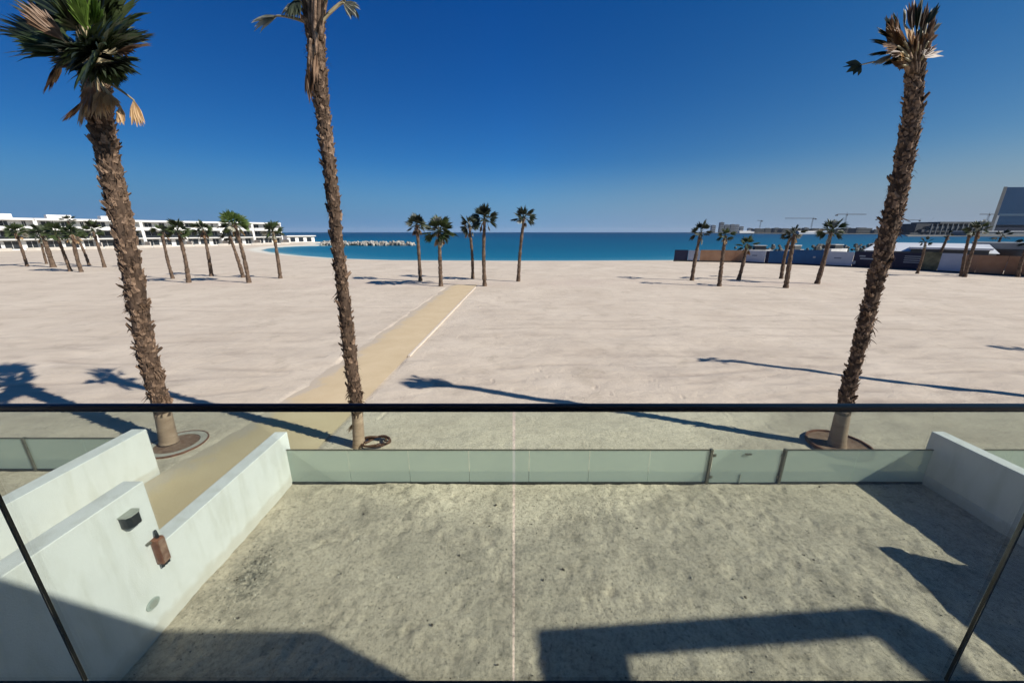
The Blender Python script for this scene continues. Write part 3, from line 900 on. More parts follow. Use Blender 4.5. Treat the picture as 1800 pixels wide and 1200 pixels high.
def near_palm(label, pts, rad, bare_h, nboot, boot_scale, seed, clumps=()):
    """pts: world points base->top, rad: radii"""
    R = random.Random(seed)
    base = Vector(pts[0])
    t = thing('palm_tree', base, label, 'palm tree', 'tall palms close to the balcony')
    P = [Vector(p) - base for p in pts]
    # resample
    def at(s):
        x = s * (len(P) - 1)
        i = min(int(x), len(P) - 2)
        u = x - i
        p0, p1, p2, p3 = P[max(i - 1, 0)], P[i], P[i + 1], P[min(i + 2, len(P) - 1)]
        q = 0.5 * ((2 * p1) + (-p0 + p2) * u + (2 * p0 - 5 * p1 + 4 * p2 - p3) * u * u + (-p0 + 3 * p1 - 3 * p2 + p3) * u ** 3)
        r = rad[i] * (1 - u) + rad[i + 1] * u
        return q, r
    NS, SG = 90, 22
    m = MB()
    mb = MB()
    rows = []
    for k in range(NS + 1):
        q, r = at(k / NS)
        q2, _ = at(min(1, k / NS + 0.01))
        q1, _ = at(max(0, k / NS - 0.01))
        tg = (q2 - q1).normalized()
        u = tg.cross(Vector((0, 1, 0))).normalized()
        w = tg.cross(u)
        rows.append((q, r, u, w, tg))
    kb = next(k for k in range(NS + 1) if rows[k][0].z > bare_h)
    def sweep(mm, k0, k1, amp):
        b = len(mm.v)
        for k in range(k0, k1 + 1):
            q, r, u, w, tg = rows[k]
            for g in range(SG):
                an = 2 * math.pi * g / SG
                rr = r * (1 + amp * R.uniform(-1, 1)) * (1.0 if q.z > 0.12 else 1.0 + (0.12 - q.z) * 0.8)
                mm.v.append(tuple(q + (u * math.cos(an) + w * math.sin(an)) * rr))
        for k in range(k1 - k0):
            for g in range(SG):
                g2 = (g + 1) % SG
                mm.f.append((b + k * SG + g, b + k * SG + g2, b + (k + 1) * SG + g2, b + (k + 1) * SG + g))
        mm.f.append(tuple(b + (k1 - k0) * SG + g for g in range(SG)))
    sweep(mb, 0, kb, 0.012)
    mb.build('trunk_foot', M['bare'], t, smooth=True)
    sweep(m, kb - 1, NS, 0.07)
    trunk = m.build('trunk', M['trunk'], t, smooth=True)
    # leaf bases in a spiral
    s0 = kb / NS
    for i in range(nboot):
        s = s0 + (1 - s0) * (i + 0.5) / nboot
        k = min(NS, int(s * NS))
        q, r, u, w, tg = rows[k]
        qq, r = at(s)
        an = i * 2.39996 + R.uniform(-.25, .25)
        out = u * math.cos(an) + w * math.sin(an)
        lean = R.uniform(-0.05, 0.22) if R.random() < 0.9 else R.uniform(0.3, 0.8)
        z_ = (tg * math.cos(lean) + out * math.sin(lean)).normalized()
        tw = R.uniform(-0.6, 0.6)
        sidev = z_.cross(out).normalized()
        z_ = (z_ * math.cos(tw) + sidev * math.sin(tw)).normalized()
        x_ = (out - z_ * out.dot(z_)).normalized()
        y_ = z_.cross(x_)
        sc = boot_scale * R.uniform(0.75, 1.25)
        mat = Matrix((x_, y_, z_)).transposed().to_4x4()
        o = inst('leaf_base', BOOTS[R.randrange(len(BOOTS))], t)
        o.matrix_local = Matrix.Translation(qq + out * (r * 0.93)) @ mat @ Matrix.Diagonal((sc, sc, sc, 1))
    # the smaller stubs between them, too many to pick apart
    sm = MB()
    for i in range(420):
        s = s0 + (1 - s0) * R.random()
        k = min(NS, int(s * NS))
        q, r, u, w, tg = rows[k]
        qq, r = at(s)
        an = R.uniform(0, 6.28)
        out = u * math.cos(an) + w * math.sin(an)
        z_ = (tg * R.uniform(.6, 1) + out * R.uniform(0.05, .7) + tg.cross(out) * R.uniform(-.6, .6)).normalized()
        y_ = z_.cross(out).normalized() * R.uniform(.025, .06) * boot_scale * 1.3
        L = R.uniform(0.06, 0.16) * boot_scale * 1.3
        p = qq + out * (r * 0.96 + 0.012)
        b = len(sm.v)
        e = out * 0.016
        sm.v += [tuple(p + y_), tuple(p - y_), tuple(p + z_ * L - y_ * .5), tuple(p + z_ * L + y_ * .7), tuple(p + y_ - e * 2), tuple(p - y_ - e * 2), tuple(p + z_ * L - y_ * .5 - e), tuple(p + z_ * L + y_ * .7 - e)]
        sm.f += [(b, b + 1, b + 2, b + 3), (b + 4, b + 7, b + 6, b + 5), (b + 3, b + 2, b + 6, b + 7), (b, b + 3, b + 7, b + 4), (b + 1, b + 5, b + 6, b + 2)]
    so = sm.build('leaf_stubs', M['boot'], t)
    so['kind'] = 'stuff'
    # loose fibres and snapped stubs
    fm = MB()
    for i in range(750):
        s = s0 + (1 - s0) * R.random()
        k = min(NS, int(s * NS))
        q, r, u, w, tg = rows[k]
        an = R.uniform(0, 2 * math.pi)
        out = u * math.cos(an) + w * math.sin(an)
        p = q + out * r * 0.97
        d = (out * R.uniform(.3, 1) + tg * R.uniform(-1.0, .8) + u * R.uniform(-.4, .4)).normalized()
        L = R.uniform(0.05, 0.17)
        b = len(fm.v)
        sd_ = d.cross(tg).normalized() * R.uniform(0.004, 0.013)
        fm.v += [tuple(p + sd_), tuple(p - sd_), tuple(p + d * L * .6 + sd_ * .6), tuple(p + d * L * .6 - sd_ * .6), tuple(p + d * L - tg * 0.05)]
        fm.f += [(b, b + 1, b + 3, b + 2), (b + 2, b + 3, b + 4)]
    fo = fm.build('trunk_fibre', M['fibre'], t)
    fo['kind'] = 'stuff'
    # frayed tufts of old leaf stalks sticking out of the trunk
    for px, py, sgn in clumps:
        zc = (at_y(px, py, base.y) - base).z
        rw = min(rows, key=lambda r_: abs(r_[0].z - zc))
        c0 = rw[0] + Vector((sgn * rw[1] * 0.8, -0.03, 0))
        cm = MB()
        tz = R.uniform(-.6, .5)
        for i in range(9):
            d = Vector((sgn * R.uniform(.5, 1), R.uniform(-.6, .4), tz + R.uniform(-.35, .35))).normalized()
            L = R.uniform(0.03, 0.15)
            p = c0 + Vector((-sgn * 0.03, R.uniform(-.05, .05), R.uniform(-.06, .06)))
            pp = [p + d * (L + .08) * q_ + Vector((0, 0, -0.10 * q_ * q_)) for q_ in (0, .4, .75, 1)]
            r0 = R.uniform(0.008, 0.020)
            cm.tube(pp, [r0, r0 * .8, r0 * .55, r0 * .2], 4)
        cm.build('fibre_tuft', M['fibre'] if R.random() < .6 else M['boot'], t)
    return t, base

def place(Y0, px, py, dy=0.0):
    return at_y(px, py, Y0 + dy)

# --- left palm
YL = 8.74
ptsL = [place(YL, x, y) for x, y in ((297, 776), (283, 712), (258, 620), (236, 500), (212, 380), (190, 280), (176, 200), (165, 130))]
pl, bl_ = near_palm('tall palm at the left with a full dark green crown', ptsL, [0.20, 0.172, 0.178, 0.172, 0.165, 0.165, 0.18, 0.18], 0.85, 295, 0.72, 5, clumps=((214, 515, -1), (208, 545, -1), (212, 575, -1), (205, 615, -1), (216, 612, -1), (290, 650, 1), (262, 530, 1), (296, 640, 1), (256, 690, -1), (300, 690, 1)))
C0 = place(YL, 165, 128)
def FL(p1, p2, spread, mat, base=(165, 128, 0), n=20, w=0.026, **kw):
    add_frond(pl, bl_, place(YL, base[0], base[1], base[2]), place(YL, *p1), place(YL, *p2), math.radians(spread), n, w, M[mat], **kw)
R5 = random.Random(5)
for p1, p2, sp, mt in (
        ((100, 78, .1), (20, 28, .2), 75, 'leaf_dark'), ((105, 90, -.3), (28, 62, -.4), 60, 'leaf'), ((110, 60, .3), (48, -8, .4), 80, 'leaf_dark'),
        ((112, 70, -.5), (40, 8, -.7), 55, 'leaf_brown'), ((130, 40, .2), (88, -70, .3), 80, 'leaf'), ((140, 45, -.5), (112, -45, -.7), 80, 'leaf_dark'),
        ((150, 35, .4), (140, -95, .5), 80, 'leaf'), ((155, 55, -.5), (140, -22, -.8), 85, 'leaf_bright'), ((168, 50, -.4), (176, -20, -.6), 70, 'leaf_bright'),
        ((172, 40, .3), (185, -75, .4), 80, 'leaf_dark'), ((182, 60, .5), (222, -35, .7), 70, 'leaf'), ((190, 85, .3), (232, 40, .5), 70, 'leaf_dark'),
        ((205, 85, .1), (268, 64, .1), 60, 'leaf_dark'), ((205, 92, -.3), (256, 84, -.5), 55, 'leaf_brown'), ((196, 105, -.2), (240, 112, -.3), 75, 'leaf'),
        ((192, 112, -.5), (226, 136, -.8), 70, 'leaf_dark'), ((182, 112, -.6), (206, 140, -1.0), 80, 'leaf'), ((150, 95, -.8), (128, 78, -1.5), 120, 'leaf_dark'),
        ((178, 90, -.8), (196, 66, -1.5), 120, 'leaf'), ((160, 85, -.9), (160, 50, -1.5), 130, 'leaf'), ((140, 95, .7), (100, 70, 1.3), 110, 'leaf_dark'),
        ((185, 90, .8), (215, 60, 1.4), 110, 'leaf_dark'), ((160, 70, .8), (155, 0, 1.2), 110, 'leaf'), ((135, 110, -.3), (88, 108, -.4), 60, 'leaf_brown'),
        ((190, 118, .4), (228, 118, .8), 80, 'leaf_dark'), ((125, 75, -.2), (62, 40, -.3), 70, 'leaf'), ((150, 112, -.7), (134, 128, -1.0), 80, 'leaf_dark'),
        ((170, 112, -.7), (178, 140, -1.1), 80, 'leaf')):
    FL(p1, p2, sp, mt, n=22, w=0.034, droop=0.16)
    if mt in ('leaf', 'leaf_dark'):
        jx, jy = R5.uniform(-16, 16), R5.uniform(-4, 20)
        FL((p1[0] + jx * .6, p1[1] + jy * .5, p1[2] + R5.uniform(-.3, .3)), (p2[0] + jx, p2[1] + jy, p2[2] + R5.uniform(-.4, .3)), sp * 1.1, R5.choice(['leaf', 'leaf_dark', 'leaf_dark']), n=22, w=0.034, droop=0.22)
for p1, p2, sp, mt, bs_ in (
        ((104, 108, -.1), (84, 168, -.1), 38, 'leaf_brown', (155, 125, 0)), ((108, 112, -.2), (98, 150, -.2), 36, 'leaf_dead', (155, 125, 0)),
        ((235, 176, -.1), (245, 224, -.15), 36, 'leaf_dead', (182, 142, -.1)), ((212, 188, -.3), (213, 220, -.35), 34, 'leaf_dead', (178, 150, -.2)),
        ((182, 158, -.33), (190, 200, -.42), 70, 'leaf_dead', (170, 135, -.2)), ((172, 160, -.36), (172, 214, -.40), 60, 'leaf_dead', (168, 135, -.2)),
        ((152, 165, -.3), (146, 225, -.30), 44, 'leaf_dead', (160, 140, -.1)), ((190, 165, -.34), (200, 192, -.44), 75, 'leaf_dead', (172, 140, -.2)), ((145, 178, -.1), (117, 216, -.1), 24, 'leaf_brown', (160, 150, 0)),
        ((160, 150, -.36), (158, 196, -.42), 60, 'leaf_brown', (165, 130, -.2))):
    FL(p1, p2, sp, mt, base=bs_, n=14, w=0.026, droop=0.05)

# --- middle palm
YC = 8.61
ptsC = [place(YC, x, y) for x, y in ((631, 784), (627, 715), (615, 620), (599, 480), (584, 340), (571, 230), (560, 130), (553, 40), (556, -20))]
pc, bc_ = near_palm('tall palm in the middle left whose crown is cut by the top edge', ptsC, [0.155, 0.132, 0.15, 0.118, 0.112, 0.115, 0.135, 0.14, 0.12], 1.0, 295, 0.58, 6, clumps=((600, 690, -1), (606, 745, -1), (580, 515, -1), (640, 690, 1), (643, 700, 1)))
def FC(p1, p2, spread, mat, base=(556, 30, 0), n=18, w=0.026, **kw):
    add_frond(pc, bc_, place(YC, *base), place(YC, *p1), place(YC, *p2), math.radians(spread), n, w, M[mat], **kw)
for p1, p2, sp, mt in (
        ((545, -40, 0), (530, -150, .2), 50, 'leaf'), ((560, -45, -.2), (560, -160, -.2), 50, 'leaf_dark'), ((575, -40, .1), (600, -140, .2), 50, 'leaf'),
        ((535, -30, .3), (495, -110, .5), 60, 'leaf_dark'), ((585, -25, .2), (640, -100, .3), 60, 'leaf_dark'), ((560, -50, .3), (575, -170, .5), 50, 'leaf'),
        ((530, -15, -.3), (480, -60, -.5), 60, 'leaf'), ((590, -20, -.3), (640, -70, -.6), 60, 'leaf'),
        ((545, -10, -.14), (540, -70, -.2), 26, 'leaf_brown'), ((562, -10, -.2), (568, -75, -.25), 26, 'leaf_brown'), ((578, -5, -.1), (590, -60, -.15), 26, 'leaf_dead')):
    FC(p1, p2, sp, mt, droop=0.12)
FC((488, 28, -.05), (440, 44, -.05), 46, 'leaf_pale', base=(548, 44, 0), n=12, w=.024, droop=0.28)
FC((520, 4, -.1), (494, 30, -.15), 75, 'leaf_pale', base=(545, 40, 0), n=16, w=.024, droop=0.35)
FC((524, -4, -.2), (512, 36, -.3), 60, 'leaf_dark', base=(545, 35, 0), n=16, w=.024, droop=0.3)
FC((603, 5, -.05), (632, 22, -.1), 75, 'leaf_pale', base=(560, 46, -.1), n=14, w=.022, droop=0.35)
FC((606, 0, .05), (628, 36, .05), 60, 'leaf_dark', base=(560, 46, -.1), n=14, w=.022, droop=0.3)
# tied brown leaf stalks round the head, and the old sheath hanging down the trunk
for i in range(16):
    a = i * 2.39996
    dx, dyy = math.cos(a), math.sin(a)
    x0 = 553 + 11 * dx
    add_frond(pc, bc_, place(YC, x0, 60 + 5 * (i % 3), .16 * dyy), place(YC, 553 + 24 * dx, -20, .26 * dyy), place(YC, 553 + 34 * dx, -70, .36 * dyy), math.radians(14), 6, 0.03, M['leaf_brown'], M['boot'], droop=0.02, pr=0.034)
for x0, y0, x1, y1, x2, y2 in ((547, 70, 543, 110, 541, 165), (545, 95, 541, 130, 546, 182), (556, 60, 556, 90, 553, 150), (550, 80, 548, 120, 549, 175)):
    add_frond(pc, bc_, place(YC, x0, y0, -.2), place(YC, x1, y1, -.29), place(YC, x2, y2, -.27), math.radians(14), 6, 0.024, M['leaf_brown'], M['boot'], droop=0.02, pr=0.028)

# --- right palm
ptsR = [place(YC, x, y) for x, y in ((1470, 784), (1484, 715), (1508, 620), (1538, 500), (1566, 390), (1588, 290), (1603, 200), (1609, 120))]
pr_, br_ = near_palm('tall palm at the right with a ragged brown windswept crown', ptsR, [0.205, 0.15, 0.115, 0.14, 0.15, 0.138, 0.125, 0.11], 1.05, 295, 0.58, 8, clumps=((1546, 560, 1), (1548, 575, 1), (1540, 590, 1), (1520, 540, -1), (1558, 380, -1), (1590, 400, 1), (1592, 385, 1)))
def FR(p1, p2, spread, mat, base=(1609, 120, 0), n=12, w=0.026, **kw):
    add_frond(pr_, br_, place(YC, *base), place(YC, *p1), place(YC, *p2), math.radians(spread), n, w, M[mat], **kw)
for p1, p2, sp, mt in (
        ((1611, 60, 0), (1614, -6, .1), 22, 'leaf_dark'), ((1604, 55, .2), (1603, 2, .3), 24, 'leaf_brown'), ((1620, 60, .1), (1628, 10, .1), 20, 'leaf_brown'),
        ((1628, 45, .0), (1648, 10, .0), 26, 'leaf_dark'), ((1634, 60, -.1), (1653, 42, -.1), 24, 'leaf_pale'), ((1630, 75, -.2), (1646, 62, -.2), 24, 'leaf_brown'),
        ((1585, 60, .1), (1566, 28, .1), 20, 'leaf_dark'), ((1580, 68, -.1), (1552, 34, -.1), 20, 'leaf_dark'), ((1572, 70, .0), (1538, 54, .0), 26, 'leaf_dark'),
        ((1568, 80, -.1), (1530, 72, -.1), 22, 'leaf_dark'), ((1572, 90, .1), (1526, 100, .1), 30, 'leaf_dark'), ((1570, 96, -.1), (1534, 116, -.1), 34, 'leaf_pale'),
        ((1580, 100, .0), (1552, 118, .0), 30, 'leaf_dark'), ((1590, 45, .3), (1588, 18, .4), 30, 'leaf_pale'), ((1590, 104, -.1), (1580, 124, -.1), 40, 'leaf_brown'),
        ((1598, 108, .1), (1594, 128, .1), 40, 'leaf_pale'), ((1578, 82, -.3), (1548, 84, -.4), 40, 'leaf_brown'), ((1590, 75, -.3), (1574, 50, -.4), 40, 'leaf_brown'),
        ((1585, 92, -.3), (1560, 98, -.4), 40, 'leaf_brown')):
    FR(p1, p2, sp, mt, droop=0.08, n=12)
for i in range(22):
    a = i * 2.39996
    dx, dyy = math.cos(a), math.sin(a)
    x0 = 1608 + 9 * dx
    tx = 1606 + 26 * dx - (14 if dx < 0 else 0)
    add_frond(pr_, br_, place(YC, x0, 128, .12 * dyy), place(YC, tx, 68 + 14 * (i % 3), .25 * dyy), place(YC, tx + 8 * dx, 30 + 14 * (i % 4), .36 * dyy), math.radians(14), 6, 0.028, M['leaf_brown'], M['boot'], droop=0.02, pr=0.026)
Rr = random.Random(31)
for i in range(20):
    tx, ty_ = Rr.uniform(1556, 1640), Rr.uniform(38, 112)
    if tx > 1612: ty_ = min(ty_, 84)
    q_ = Rr.uniform(.45, .62)
    FR((1609 + (tx - 1609) * q_, 120 + (ty_ - 120) * q_, Rr.uniform(-.3, .2)), (tx, ty_, Rr.uniform(-.35, .3)), Rr.uniform(30, 60), Rr.choice(['leaf_brown', 'leaf_brown', 'leaf_dead', 'leaf_dark']), droop=0.1, n=12)
FR((1514, 114, 0), (1486, 128, 0), 120, 'leaf_dark', base=(1600, 108, 0), n=5, w=.045, droop=0.12, pr=0.014)

# --- soil rings, kerb and hose at the feet of the near palms
t = thing('tree_pit', (bl_.x + 0.10, bl_.y - 0.02, 0), 'shallow round pit with brown edging under the full green palm', 'tree pit', 'pits at the feet of the near palms')
MB().ring(0.12, 0, 0.66, 0.685, -0.05, 0.045).build('edging', M['ringm'], t)
MB().ring(0.12, 0, 0.50, 0.655, -0.05, 0.036, 32).build('rim', M['concrete'], t)
MB().ring(0.10, 0, 0.02, 0.495, -0.05, 0.026, 32).build('soil', M['soil'], t)
t = thing('tree_pit', (br_.x + 0.08, br_.y, 0), 'round pit with rusty raised edging under the ragged right palm', 'tree pit', 'pits at the feet of the near palms')
MB().ring(0, 0.02, 0.68, 0.72, -0.05, 0.10).build('edging', M['ringm'], t)
MB().ring(0, 0.02, 0.02, 0.675, -0.05, 0.055, 32).build('soil', M['soil'], t)
t = thing('irrigation_hose', (bc_.x + 0.42, bc_.y + 0.05, 0.05), 'coiled brown irrigation hose lying beside the foot of the middle palm', 'hose')
pts = []
for i in range(90):
    a = i / 89 * 2 * math.pi * 2.6
    r = 0.20 + 0.13 * math.sin(i * 0.21) ** 2
    pts.append((0.02 + (r + 0.06) * math.cos(a), r * 0.95 * math.sin(a), 0.06 + 0.05 * math.sin(a * 1.5 + 1) + 0.002 * i / 4))
MB().tube(pts, 0.028, 6).build('coil', M['hose'], t, smooth=True)
MB().tube([(-0.25, 0.15, 0.04), (0.05, 0.30, 0.06), (0.25, 0.28, 0.05), (0.36, 0.12, 0.08)], 0.024, 6).build('hose_end', M['hose'], t, smooth=True)

# --- far palms
FANS = {}
def far_fan(kind, v):
    if (kind, v) in FANS: return FANS[(kind, v)]
    R = random.Random(hash((kind == 'd', v)) % 1000 + v)
    sp = [1.9, 2.5, 1.5, 2.2][v] if kind == 'g' else [0.8, 0.6, 0.9, 0.7][v]
    bl, pet = frond_parts((0, 0, 0), (0.42, 0, 0.03), (1.0, 0, -0.02), sp, 13, 0.042, up=(0, 0, 1), droop=0.2 if kind == 'g' else 0.05, rnd=R, pr=0.016, jag=0.2)
    bl.v += pet.v
    n = len(bl.v) - len(pet.v)
    bl.f += [tuple(i + n for i in f) for f in pet.f]
    FANS[(kind, v)] = bl
    return bl
FAN_ME = {}
def fan_mesh(kind, v, mat):
    if (kind, v, mat) not in FAN_ME:
        FAN_ME[(kind, v, mat)] = far_fan(kind, v).mesh('frond', M[mat])
    return FAN_ME[(kind, v, mat)]

def far_palm(bx, by, cx, cy, rpx, label, seed, green='leaf', dead=5, thick=1.0, nf=17, group='young palms planted across the beach', lean_crown=0.0, world=None):
    R = random.Random(seed)
    B = ground(bx, by)
    T = at_y(cx, cy + rpx * 0.25, B.y)
    if world: B, T = Vector(world[0]), Vector(world[1])
    depth = B.y * math.cos(TH) + (H - T.z) * math.sin(TH)
    nf = int(nf * (1.35 if nf > 12 else 1.0))
    cr = 0.55 if world else rpx * depth / F * 1.16
    t = thing('palm_tree', B, label, 'palm tree', group)
    V = T - B
    m = MB()
    n = 26
    pts, rad = [], []
    bend = Vector((R.uniform(-.12, .12), R.uniform(-.1, .1), 0))
    for i in range(n + 1):
        s = i / n
        pts.append(V * s + bend * math.sin(s * math.pi) + Vector((0, 0, -0.05 if i == 0 else 0)))
        r = 0.185 * thick * (1.12 - 0.38 * s)
        if 0.06 < s < 0.95: r *= 1 + R.uniform(-.12, .26)
        if s < 0.06: r *= 1.25
        rad.append(r)
    m.tube(pts, rad, 9)
    # rough stubs
    for i in range(90):
        s = R.uniform(0.08, 1)
        p = V * s + bend * math.sin(s * math.pi)
        a = R.uniform(0, 6.28)
        o_ = Vector((math.cos(a), math.sin(a), 0))
        r = 0.18 * thick * (1.1 - 0.35 * s)
        q = p + o_ * r * 0.9
        b = len(m.v)
        sdv = Vector((-o_.y, o_.x, 0)) * 0.06
        m.v += [tuple(q + sdv), tuple(q - sdv), tuple(q + o_ * 0.12 + Vector((0, 0, R.uniform(.08, .25))))]
        m.f.append((b, b + 1, b + 2))
    m.build('trunk', M['trunk_far'], t, smooth=False)
    top = V
    for i in range(nf):
        az = i * 2.39996 + R.uniform(-.3, .3)
        el = math.radians(86 - 122 * ((i + 0.5) / nf) ** 0.85 + R.uniform(-9, 9))
        v = R.randrange(4)
        mt = green if R.random() > 0.18 else ('leaf_dark' if R.random() < .75 else 'leaf_pale')
        o = inst('frond', fan_mesh('g', v, mt), t, top + Vector((0, 0, 0.02 * i / nf)))
        d = Vector((math.cos(az) * math.cos(el) + lean_crown, math.sin(az) * math.cos(el), math.sin(el))).normalized()
        s_ = d.cross(Vector((0, 0, 1)))
        s_ = s_.normalized() if s_.length > 0.05 else Vector((0, 1, 0))
        up = s_.cross(d)
        roll = R.uniform(-1.1, 1.1)
        up = (up * math.cos(roll) + s_ * math.sin(roll)).normalized()
        sc = cr * R.uniform(0.85, 1.2)
        o.matrix_local = Matrix.Translation(top) @ Matrix((d, up.cross(d), up)).transposed().to_4x4() @ Matrix.Diagonal((sc, sc, sc, 1))
    for i in range(dead):
        az = R.uniform(0, 6.28)
        el = math.radians(R.uniform(-86, -60))
        o = inst('dead_frond', fan_mesh('d', R.randrange(4), R.choice(['leaf_dead', 'leaf_brown', 'leaf_pale'])), t)
        d = Vector((math.cos(az) * math.cos(el), math.sin(az) * math.cos(el), math.sin(el))).normalized()
        s_ = d.cross(Vector((0, 0, 1))).normalized()
        up = s_.cross(d)
        sc = cr * R.uniform(0.7, 1.0)
        o.matrix_local = Matrix.Translation(top + Vector((math.cos(az) * .15, math.sin(az) * .15, -0.1))) @ Matrix((d, up.cross(d), up)).transposed().to_4x4() @ Matrix.Diagonal((sc, sc, sc, 1))
    return t

FP = [
 # middle group behind the end of the path
 (739, 494, 733, 392, 17, 'shaggy palm with a beige skirt, leftmost of the five by the path end', 'leaf_dark', 7, 1.0, 15),
 (775, 503, 772, 402, 24, 'wide bushy palm at the left of the path end', 'leaf', 8, 1.0, 20),
 (831, 490, 825, 394, 17, 'slim palm half hidden behind the tall palm at the path end', 'leaf_dark', 3, 0.9, 14),
 (852, 503, 852, 381, 21, 'tall palm right at the far right corner of the path', 'leaf_dark', 2, 0.95, 16),
 (911, 495, 921, 379, 18, 'lone palm with a neat round crown right of the path end, against the open sea', 'leaf_dark', 4, 0.95, 17),
 # right group before the site hoarding
 (1216, 493, 1232, 405, 17, 'sparse palm standing in front of the left end of the hoarding', 'leaf_dark', 3, 1.0, 10),
 (1264, 503, 1275, 411, 13, 'narrow palm in front of the first brown hoarding panel', 'leaf', 4, 0.95, 10),
 (1298, 492, 1313, 428, 15, 'short palm just right of the first brown hoarding panel', 'leaf', 3, 1.0, 10),
 (1373, 490, 1389, 413, 13, 'palm hidden behind its neighbour in front of the blue hoarding', 'leaf_dark', 2, 0.95, 9),
 (1381, 506, 1397, 408, 14, 'flat topped palm in front of the blue hoarding', 'leaf_dark', 4, 1.05, 10),
 (1436, 499, 1461, 403, 19, 'leaning palm with a spiky crown right of the blue hoarding', 'leaf', 3, 1.1, 15),
 (1612, 481, 1627, 424, 9, 'thin palm right of the tall ragged palm, before the dark hoarding', 'leaf_dark', 1, 0.8, 7),
 (1641, 472, 1667, 412, 8, 'dark leaning palm with hardly any leaves at the last grey panel', 'leaf_dark', 1, 0.95, 5),
 (1690, 486, 1706, 402, 11, 'left one of the two crossing palms at the last grey panel', 'leaf_dark', 1, 0.9, 9),
 (1695, 487, 1720, 402, 15, 'right one of the two crossing palms with a green crown at the last grey panel', 'leaf', 3, 0.95, 12),
 (1738, 468, 1760, 413, 12, 'palm with a bent over head before the brown panel at the right', 'leaf_dark', 1, 0.9, 6),
 (1789, 487, 1812, 420, 13, 'palm cut by the right edge of the photo', 'leaf_dark', 2, 0.9, 10),
 # left group before the white villas
 (48, 468, 28, 405, 14, 'leftmost palm of the beach, leaning left before the villas', 'leaf', 3, 0.95, 13),
 (82, 464, 70, 412, 12, 'thin palm just left of the thickest trunk before the villas', 'leaf_dark', 2, 0.8, 12),
 (94, 470, 73, 405, 13, 'palm with the thickest trunk before the villas at the left', 'leaf', 2, 1.5, 13),
 (124, 477, 98, 405, 16, 'palm with a dark foot left of the brown skirted palm', 'leaf', 3, 1.0, 15),
 (143, 478, 126, 408, 15, 'palm with a long brown skirt before the villas', 'leaf', 9, 1.0, 14),
 (157, 467, 133, 410, 12, 'palm close behind the brown skirted one', 'leaf_dark', 2, 0.95, 11),
 (139, 465, 120, 386, 10, 'tallest dark palm whose head rises above the villa roofs at the left', 'leaf_dark', 2, 0.8, 10),
 (184, 470, 163, 402, 15, 'palm just left of the big left palm trunk', 'leaf', 4, 1.0, 14),
 (240, 470, 231, 412, 12, 'thin palm just right of the big left palm trunk', 'leaf_dark', 2, 0.8, 10),
 (304, 490, 285, 405, 13, 'slim pale trunked palm left of the bushy pair before the villas', 'leaf', 2, 0.8, 12),
 (332, 497, 313, 402, 18, 'bushy dark palm midway along the villas', 'leaf', 3, 1.0, 17),
 (372, 485, 357, 401, 15, 'palm between the bushy dark one and the bright green one', 'leaf', 3, 0.95, 14),
 (428, 488, 404, 412, 14, 'palm hidden behind the bright green one', 'leaf_dark', 3, 1.0, 10),
 (438, 497, 412, 389, 20, 'bright green palm with the fullest crown before the villas', 'leaf_mid', 4, 1.0, 20),
 (493, 489, 480, 403, 16, 'last palm of the villa row, beside the tip of the lagoon', 'leaf', 6, 0.95, 14),
]
for i, (bx, by, cx, cy, r, lab, gm_, dd, th_, nf) in enumerate(FP):
    far_palm(bx, by, cx, cy, r, lab, 300 + i, gm_, dd, th_, nf, lean_crown=0.5 if 'bent over' in lab else 0.0)

# two more of the tall row, just outside the right edge: their long shadows cross the sand
far_palm(0, 600, 0, 0, 10, 'tall palm outside the right edge whose long shadow crosses the sand behind the ragged palm', 401, 'leaf_dark', 3, 0.85, 10, 'tall palms beyond the right edge', world=((21.3, 10.2, 0), (20.5, 11.0, 9.2)))
far_palm(0, 600, 0, 0, 10, 'tall palm farther outside the right edge with its shadow tip at the right photo edge', 402, 'leaf_dark', 3, 0.85, 10, 'tall palms beyond the right edge', world=((36.6, 12.0, 0), (35.9, 12.8, 9.2)))

